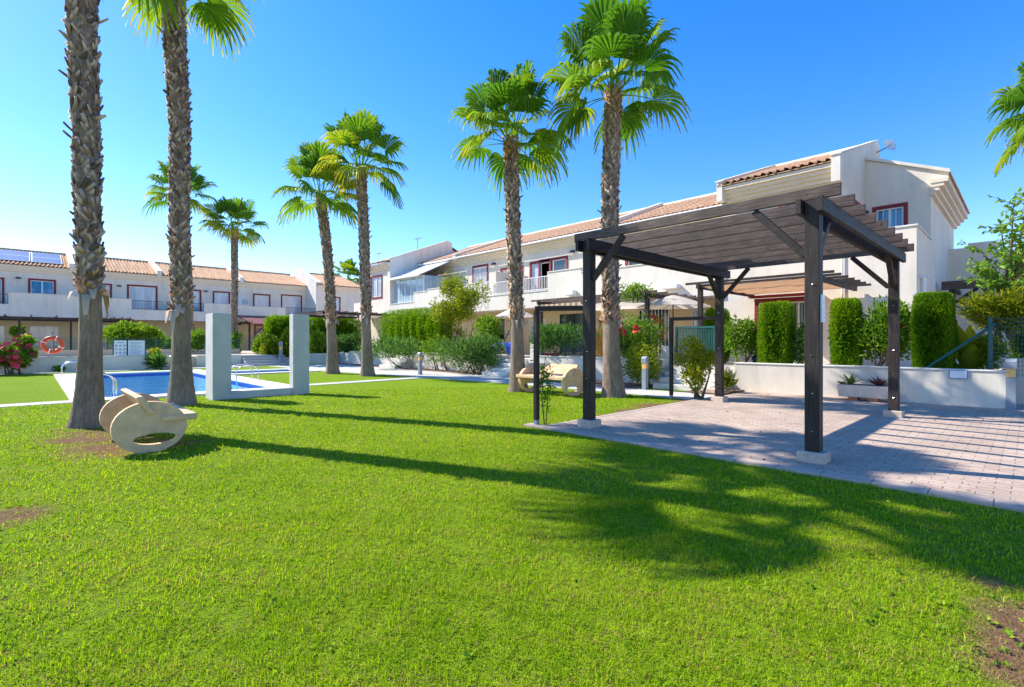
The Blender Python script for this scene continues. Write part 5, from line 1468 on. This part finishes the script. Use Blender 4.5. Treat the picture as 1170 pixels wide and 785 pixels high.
clipped('clipped_hedge', 'tall bright clipped hedge with vertical ribs left of the near palms', 'hedge', 14.0, 15.0, ya, yb, 0.6, ZAT(358, YU(470, 14.5)), 46000, leaf=0.085, seed=35, ridges=0.2, group='long clipped hedges', tone=0.05)
ya, yb = LV(306, 390, 33)[0], LV(348, 390, 33)[0]
clipped('clipped_hedge', 'clipped hedge between the concrete pillars', 'hedge', ya, yb, 32.4, 33.8, 0.5, ZAT(366, 36), 12000, leaf=0.16, seed=36, group='long clipped hedges')
ya, yb = LV(352, 390, 34)[0], LV(411, 390, 34)[0]
clipped('clipped_hedge', 'long clipped hedge behind the paired far palms', 'hedge', ya, yb, 33.6, 35.0, 0.5, ZAT(367, 39.5), 16000, leaf=0.17, seed=37, group='long clipped hedges')

def rsh(label, px0, px1, pt, pb, U, n, leaf, name='shrub', cat='shrub', z0=None, **kw):
    m = (px0 + px1) / 2; c = RC(m, U); Yd = YU(m, U); w = abs(RU(px0, 390, U)[0] - RU(px1, 390, U)[0]) / 2
    return shrub(name, label, cat, c, w * 0.92, ZAT(pb, Yd) if z0 is None else z0, ZAT(pt, Yd), n, leaf, **kw)
GS = 'shrubs along the right-hand gardens'
rsh('leafy hibiscus bush with one red flower, between two clipped columns', 970, 1046, 343, 418, 14.3, 7500, 0.095, name='hibiscus', z0=0.55, group=GS, seed=41, flowers=2, upw=0.8, stems=7)
rsh('airy light green shrub left of the column in front of the red framed door', 828, 872, 362, 415, 14.1, 2600, 0.10, z0=0.58, group=GS, seed=42, aspect=0.5)
rsh('small palm-like bush between the front post and the middle clipped column', 905, 930, 372, 415, 14.0, 1500, 0.13, z0=0.58, group=GS, seed=43, aspect=0.2, mat='oleander_leaf')
rsh('broad oleander behind the stone bench and the front left post', 613, 666, 370, 428, 13.9, 3600, 0.17, name='oleander', aspect=0.2, mat='oleander_leaf', z0=0.55, group=GS, seed=44, upw=0.9)
rsh('sprawling shrub with red flower heads under the cream parasol', 690, 762, 352, 412, 14.0, 3400, 0.10, name='bougainvillea', z0=0.6, group=GS, seed=45, flowers=7, fsize=0.17, stems=7, lumpy=0.5)
rsh('deep green broad leaved bush at the foot of the right near palm', 701, 724, 366, 425, 13.9, 1300, 0.16, z0=0.55, group=GS, seed=46, aspect=0.3, mat='oleander_leaf')
rsh('yellow green bush in the flower bed beside the bollard light', 712, 764, 396, 437, 12.7, 2400, 0.10, z0=0.02, group=GS, seed=47, mat='yellow_leaf')
rsh('straggly yellow green climber around the rear left pergola post', 764, 826, 384, 462, 10.72, 4200, 0.07, z0=0.0, group=GS, seed=48, mat='yellow_leaf', tone=0.32, stems=4, lumpy=0.95, rady=0.5)
rsh('bushy oleander in front of the ribbed hedge', 434, 490, 387, 421, 13.0, 3000, 0.20, name='oleander', z0=0.0, group=GS, seed=49, aspect=0.2, mat='oleander_leaf', upw=0.9)
rsh('larger dark oleander just left of the left near palm', 514, 564, 382, 424, 12.9, 3400, 0.20, name='oleander', z0=0.0, group=GS, seed=50, aspect=0.2, mat='oleander_leaf', upw=0.9)
rsh('thin pale shrub between the two oleanders', 488, 522, 378, 424, 13.0, 1300, 0.12, z0=0.0, group=GS, seed=51, lumpy=0.6)
rsh('feathery yellow green tree rising in front of the terrace wall', 500, 548, 313, 402, 15.0, 9500, 0.12, name='garden_tree', cat='tree', z0=0.6, group=GS, seed=52, mat='yellow_leaf', tone=0.12, lumpy=0.7, stems=6)
rsh('yellow tipped bush right of the feathery tree', 537, 568, 362, 405, 14.6, 2600, 0.14, z0=0.6, group=GS, seed=53, mat='shrub_leaf', tone=0.15)
rsh('thin climbing vine on the front side post', 616, 631, 408, 482, 5.75, 420, 0.055, name='vine', cat='vine', z0=0.0, group=None, seed=54, stems=2, mat='shrub_leaf', lumpy=0.6)
rsh('small spiky plant at the foot of the oleander', 555, 566, 408, 424, 12.6, 200, 0.2, z0=0.0, group=GS, seed=55, aspect=0.15, mat='oleander_leaf', upw=1.2, stems=2)
rsh('creeper growing over the timber of the parasol garden pergola', 705, 745, 326, 345, 14.1, 900, 0.10, name='creeper', cat='creeper', group=None, seed=56, mat='shrub_leaf', tone=0.1, stems=2)
rsh('strappy plant at the left end of the plain garden wall', 823, 838, 430, 448, 12.5, 160, 0.26, z0=0.03, group=GS, seed=57, aspect=0.12, mat='yellow_leaf', upw=1.0, stems=1)
rsh('dark bush at the far right edge of the photo', 1158, 1200, 352, 422, 15.0, 2400, 0.12, z0=0.55, group=GS, seed=58, tone=0.0)
rsh('yellow green feathery mass above the green fence at the right edge', 1098, 1190, 337, 385, 14.4, 4200, 0.15, name='feathery_bush', group=GS, seed=59, mat='yellow_leaf', aspect=0.16, tone=0.15, stems=6, lumpy=0.5)
rsh('low yellowish bush behind the slanting green brace', 1108, 1150, 385, 420, 14.2, 1200, 0.12, z0=0.58, group=GS, seed=60, mat='yellow_leaf', tone=0.0)
rosette('banana_plant', 'broad leaved plant right of the rightmost clipped column', RC(1108, 14.3), 0.6, 7, 1.25, 0.36, 'yellow_leaf', 61, 1.25)
tl_ = lambda px, V: LV(px, 400, V)[0]
def lsh(label, px0, px1, pt, V, n, leaf, name='shrub', cat='shrub', z0=0.0, depth=0.8, **kw):
    a0, a1 = tl_(px0, V), tl_(px1, V); m = (a0 + a1) / 2; Yd = V / (FY + RY * ((px0 + px1) / 2 - 585) / F)
    return shrub(name, label, cat, (m, V), (a1 - a0) / 2 * 0.92, z0, ZAT(pt, Yd), n, leaf, rady=depth, **kw)
GB = 'shrubs beyond the pool'
lsh('bougainvillea with many pink flowers at the left edge beyond the pool', -26, 54, 385, 27.6, 6200, 0.15, name='bougainvillea', depth=1.0, seed=71, flowers=44, fmat='pink_blossom', fsize=0.26, lumpy=0.6, stems=8)
lsh('long flowering hedge behind the green fence, between the near left palms', 119, 196, 370, 36.0, 6500, 0.20, name='flowering_hedge', cat='hedge', z0=0.55, depth=1.2, seed=72, tone=0.1, lumpy=0.15, stems=8)
lsh('small dark palm-like plant in front of the low white wall', 171, 187, 407, 28.1, 420, 0.35, seed=73, mat='oleander_leaf', aspect=0.15, group=GB, depth=0.5, upw=0.9)
lsh('small yellow bush on top of the low white wall', 172, 182, 400, 30.5, 500, 0.16, seed=74, mat='yellow_leaf', z0=0.55, group=GB, depth=0.5)
lsh('tiny dark shrub at the foot of the low white wall, left of the leftmost trunk', 61, 76, 419, 28.2, 300, 0.10, seed=75, group=GB, depth=0.3, tone=-0.2)
lsh('green shrub behind the second trunk from the left', 212, 236, 378, 33.5, 1800, 0.18, seed=76, z0=0.2, group=GB)
lsh('pale shrub just left of the grey steps', 262, 279, 382, 34.5, 1500, 0.18, seed=77, mat='shrub_leaf', z0=0.3, group=GB, tone=0.1)
lsh('rounded clipped bush above the grey steps', 290, 318, 384, 32.0, 3600, 0.16, seed=78, z0=0.2, group=GB, lumpy=0.1, tone=0.15)
lsh('bright green bush right of the grey steps', 299, 326, 388, 29.6, 3200, 0.18, seed=79, mat='yellow_leaf', group=GB, tone=-0.25)
lsh('tall bright shrub beside the right concrete pillar', 319, 334, 380, 29.2, 1900, 0.20, seed=80, mat='yellow_leaf', group=GB, tone=-0.25)
lsh('bright shrub just right of the right concrete pillar', 350, 371, 380, 29.6, 2400, 0.20, seed=81, group=GB, tone=0.2)
lsh('blue green oleander behind the left far palm of the pair', 364, 392, 383, 29.8, 2800, 0.2, name='oleander', seed=82, mat='oleander_leaf', aspect=0.2, group=GB)
lsh('grey green oleander between the paired far palms', 384, 416, 381, 29.8, 3000, 0.2, name='oleander', seed=83, mat='oleander_leaf', aspect=0.2, group=GB, tone=-0.12)
lsh('white flowered bush at the fence left of the second trunk', 186, 200, 386, 34.2, 700, 0.16, seed=84, z0=0.55, group=GB, tone=-0.2, stems=3)
lsh('hanging pot plant under the left dark pergola', 13, 29, 372, 46.0, 800, 0.2, seed=85, z0=1.4, group=None, tone=0.0)

# young tree at the right edge
def tree(label, base, z0, limbs, seed, n_tw=90, leaf=0.11):
    r = np.random.default_rng(seed); t = thing('young_tree', label, 'tree', (*base, z0))
    B3 = np.array([*base, z0]); mb = MB(); lv = []
    trunk = [B3 + np.array([0, 0, -.05]), B3 + np.array([0.03, 0.02, 0.8]), B3 + np.array([-0.02, 0.06, 1.5])]
    mb.tube(trunk, [0.06, 0.045, 0.035], 8)
    for (dx, dy, dz) in limbs:
        e = B3 + np.array([dx, dy, dz]); s = trunk[2] if dz > 1.6 else trunk[1]
        m = (s + e) / 2 + np.array([0, 0, 0.15]); mb.tube([s, m, e], [0.03, 0.02, 0.006], 6)
        for k in range(n_tw // len(limbs)):
            f = r.uniform(0.35, 1.0); p = s * (1 - f) ** 2 + 2 * m * f * (1 - f) + e * f * f
            d = sph(1, r)[0]; d[2] = d[2] * 0.6 + 0.25; ln = r.uniform(0.2, 0.55); q = p + d * ln
            mb.tube([p, q], [0.006, 0.003], 4, False)
            m2 = 9
            g = r.random(m2)[:, None]; P = p * (1 - g) + q * g; D = d + sph(m2, r) * 0.9 + np.array([0, 0, -0.25])
            lv.append(scatter(P, D, leaf * r.uniform(0.6, 1.2, m2), 0.55, tint=np.clip(r.normal(0.55, 0.22, m2), 0, 1), curl=0.25, r=r))
    mb.build('trunk', 'bark', t, smooth=True); V, Fc, T = merge(lv); npmesh('crown', V, [Fc], 'tree_leaf', t, T)
tb = AT(1158, 10.6)
def rel(px, py, dY=0.0):
    c = AT(px + 8, 10.6 + dY); return (c[0] - tb[0], c[1] - tb[1], ZAT(py, 10.6 + dY) - 0.6)
tree('light green young tree leaning into the right edge of the photo', tb, 0.6, [rel(1100, 305), rel(1112, 285, .3), rel(1135, 255), rel(1150, 230, -.3), rel(1168, 222, .2), rel(1185, 235), rel(1125, 318, -.2), rel(1165, 300, .4), rel(1195, 290), rel(1150, 320, -.3), rel(1172, 262, -.4), rel(1215, 250, .2)], 90, 240, 0.12)

# ------------------------------------------------------------------ grass blades on the near lawn
def grass():
    r = np.random.default_rng(5)
    def band(d0, d1, per, w, h0, h1, spread=1.02):
        area = 0.5 * (d1 ** 2 - d0 ** 2) * 2 * spread
        n = int(area * per)
        d = np.sqrt(r.uniform(d0 ** 2, d1 ** 2, n)); a = r.uniform(-spread, spread, n)
        X = np.sin(a) * d; Yc = np.cos(a) * d
        P = np.stack([RX * X + FX * Yc, RY * X + FY * Yc], 1)
        return P, np.full(n, w), r.uniform(h0, h1, n)
    bands = [band(1.3, 2.8, 20000, 0.0031, 0.018, 0.044), band(2.8, 4.2, 11500, 0.0040, 0.019, 0.044), band(4.2, 6.5, 4600, 0.0060, 0.019, 0.043), band(6.5, 9.5, 2200, 0.009, 0.022, 0.046), band(9.5, 14, 750, 0.015, 0.02, 0.044)]
    P = np.concatenate([b[0] for b in bands]); W = np.concatenate([b[1] for b in bands]); H = np.concatenate([b[2] for b in bands])
    keep = ~((P[:, 0] > 5.43) & (P[:, 1] < 5.11)) & (P[:, 0] < 10.5)
    keep &= ~((P[:, 0] > PX0 - .62) & (P[:, 0] < PX1 + .62) & (P[:, 1] > PY0 - .62) & (P[:, 1] < PY1 + .62)) & ~((P[:, 1] > 13.93) & (P[:, 1] < 14.52) & (P[:, 0] < 0.7)) 
    dm = dirt(P); keep &= r.random(len(P)) > dm ** 1.5 * 0.82
    thin = np.clip(vnoise(P, 22.0, 31) * 0.8 + 0.5 * vnoise(P, 7.0, 32) - 0.02, 0, 1)
    keep &= r.random(len(P)) > thin * 0.75
    P, W, H = P[keep], W[keep], H[keep]
    n = len(P)
    W = W * r.uniform(0.6, 1.5, n)
    patch = vnoise(P, 1.6, 21); fine = vnoise(P, 9.0, 22)
    H = H * (1 + 0.22 * fine) * (1 - 0.6 * thin[keep])
    tint = np.clip(0.38 + 0.19 * r.normal(size=n) + 0.20 * patch + 0.12 * fine + 0.12 * vnoise(P, 35.0, 44), 0, 0.8)
    dead = r.random(n) < np.clip(0.27 + 0.20 * fine + 0.16 * patch + 0.35 * thin[keep] + 0.75 * dm[keep], 0.03, 0.85)
    tint = np.where(dead, r.uniform(0.84, 1.0, n), tint); H = np.where(dead, H * 0.75, H)
    az = r.uniform(0, 2 * PI, n); lean = np.abs(r.normal(0.6, 0.5, n)) + dead * 0.5
    dx, dy = np.cos(az), np.sin(az); sx, sy = -dy, dx
    sa = r.uniform(-0.9, 0.9, n); sx2 = sx * np.cos(sa) + dx * np.sin(sa); sy2 = sy * np.cos(sa) + dy * np.sin(sa)
    z0 = bumps(P) - 0.004
    hm = H * 0.55 * np.cos(lean * 0.6); om = H * 0.55 * np.sin(lean * 0.6)
    ht = hm + H * 0.45 * np.cos(np.minimum(lean * 1.7, 1.75)); ot = om + H * 0.45 * np.sin(np.minimum(lean * 1.7, 1.75))
    V = np.empty((n, 5, 3))
    for i, (o, z, w) in enumerate(((0, 0, -1), (0, 0, 1), (om, hm, -.8), (om, hm, .8), (ot, ht, 0))):
        V[:, i, 0] = P[:, 0] + dx * o + sx2 * W * w * 0.5; V[:, i, 1] = P[:, 1] + dy * o + sy2 * W * w * 0.5; V[:, i, 2] = z0 + z
    b = np.arange(n)[:, None] * 5
    Fq = b + np.array([0, 1, 3, 2]); Ft = b + np.array([2, 3, 4])
    g = npmesh('grass', V.reshape(-1, 3), [Fq, Ft], 'grass_blade', None, np.repeat(tint, 5))
    tag(g, 'short bright green mown grass of the lawn with scattered dry blades', 'grass', None, 'stuff')
    # scattered broad-leaved weeds in the turf
    m = 260; c = []
    Pw = np.stack([r.uniform(-2, 5.3, m), r.uniform(-1.5, 5, m)], 1)
    hot = np.array(G(1080, 690)); Pw[:90] = hot + r.normal(size=(90, 2)) * 0.5
    Pw = Pw[(Pw[:, 0] < 5.3)]
    k = 6; Pk = np.repeat(Pw, k, 0); nn = len(Pk)
    D = np.column_stack([r.normal(size=(nn, 2)), r.uniform(0.2, 0.9, nn)])
    Vw, Fw, Tw = scatter(np.column_stack([Pk + r.normal(size=(nn, 2)) * 0.008, np.full(nn, 0.012)]), D, r.uniform(0.012, 0.027, nn), 0.75, r=r)
    g = npmesh('lawn_weeds', Vw, [Fw], 'shrub_leaf', None, Tw)
    tag(g, 'small broad leaved weeds scattered through the near lawn', 'weeds', None, 'stuff')
grass()
r_ = np.random.default_rng(77)
m_ = 110
Pl = np.column_stack([r_.uniform(5.6, 12.8, m_), r_.uniform(-2.5, 4.9, m_), np.full(m_, 0.033)])
Pl[:50, 0] = 5.65 + np.abs(r_.normal(0, 0.5, 50))
Dl = np.column_stack([r_.normal(size=(m_, 2)), r_.uniform(0.0, 0.15, m_)])
Vl, Fl, Tl = scatter(Pl, Dl, r_.uniform(0.02, 0.06, m_), 0.5, tint=r_.uniform(0.0, 0.8, m_), r=r_)
tag(npmesh('leaf_litter', Vl, [Fl], 'palm_boot', None, Tl), 'few small dry leaves scattered on the paving under the pergola', 'leaf litter', None, 'stuff')
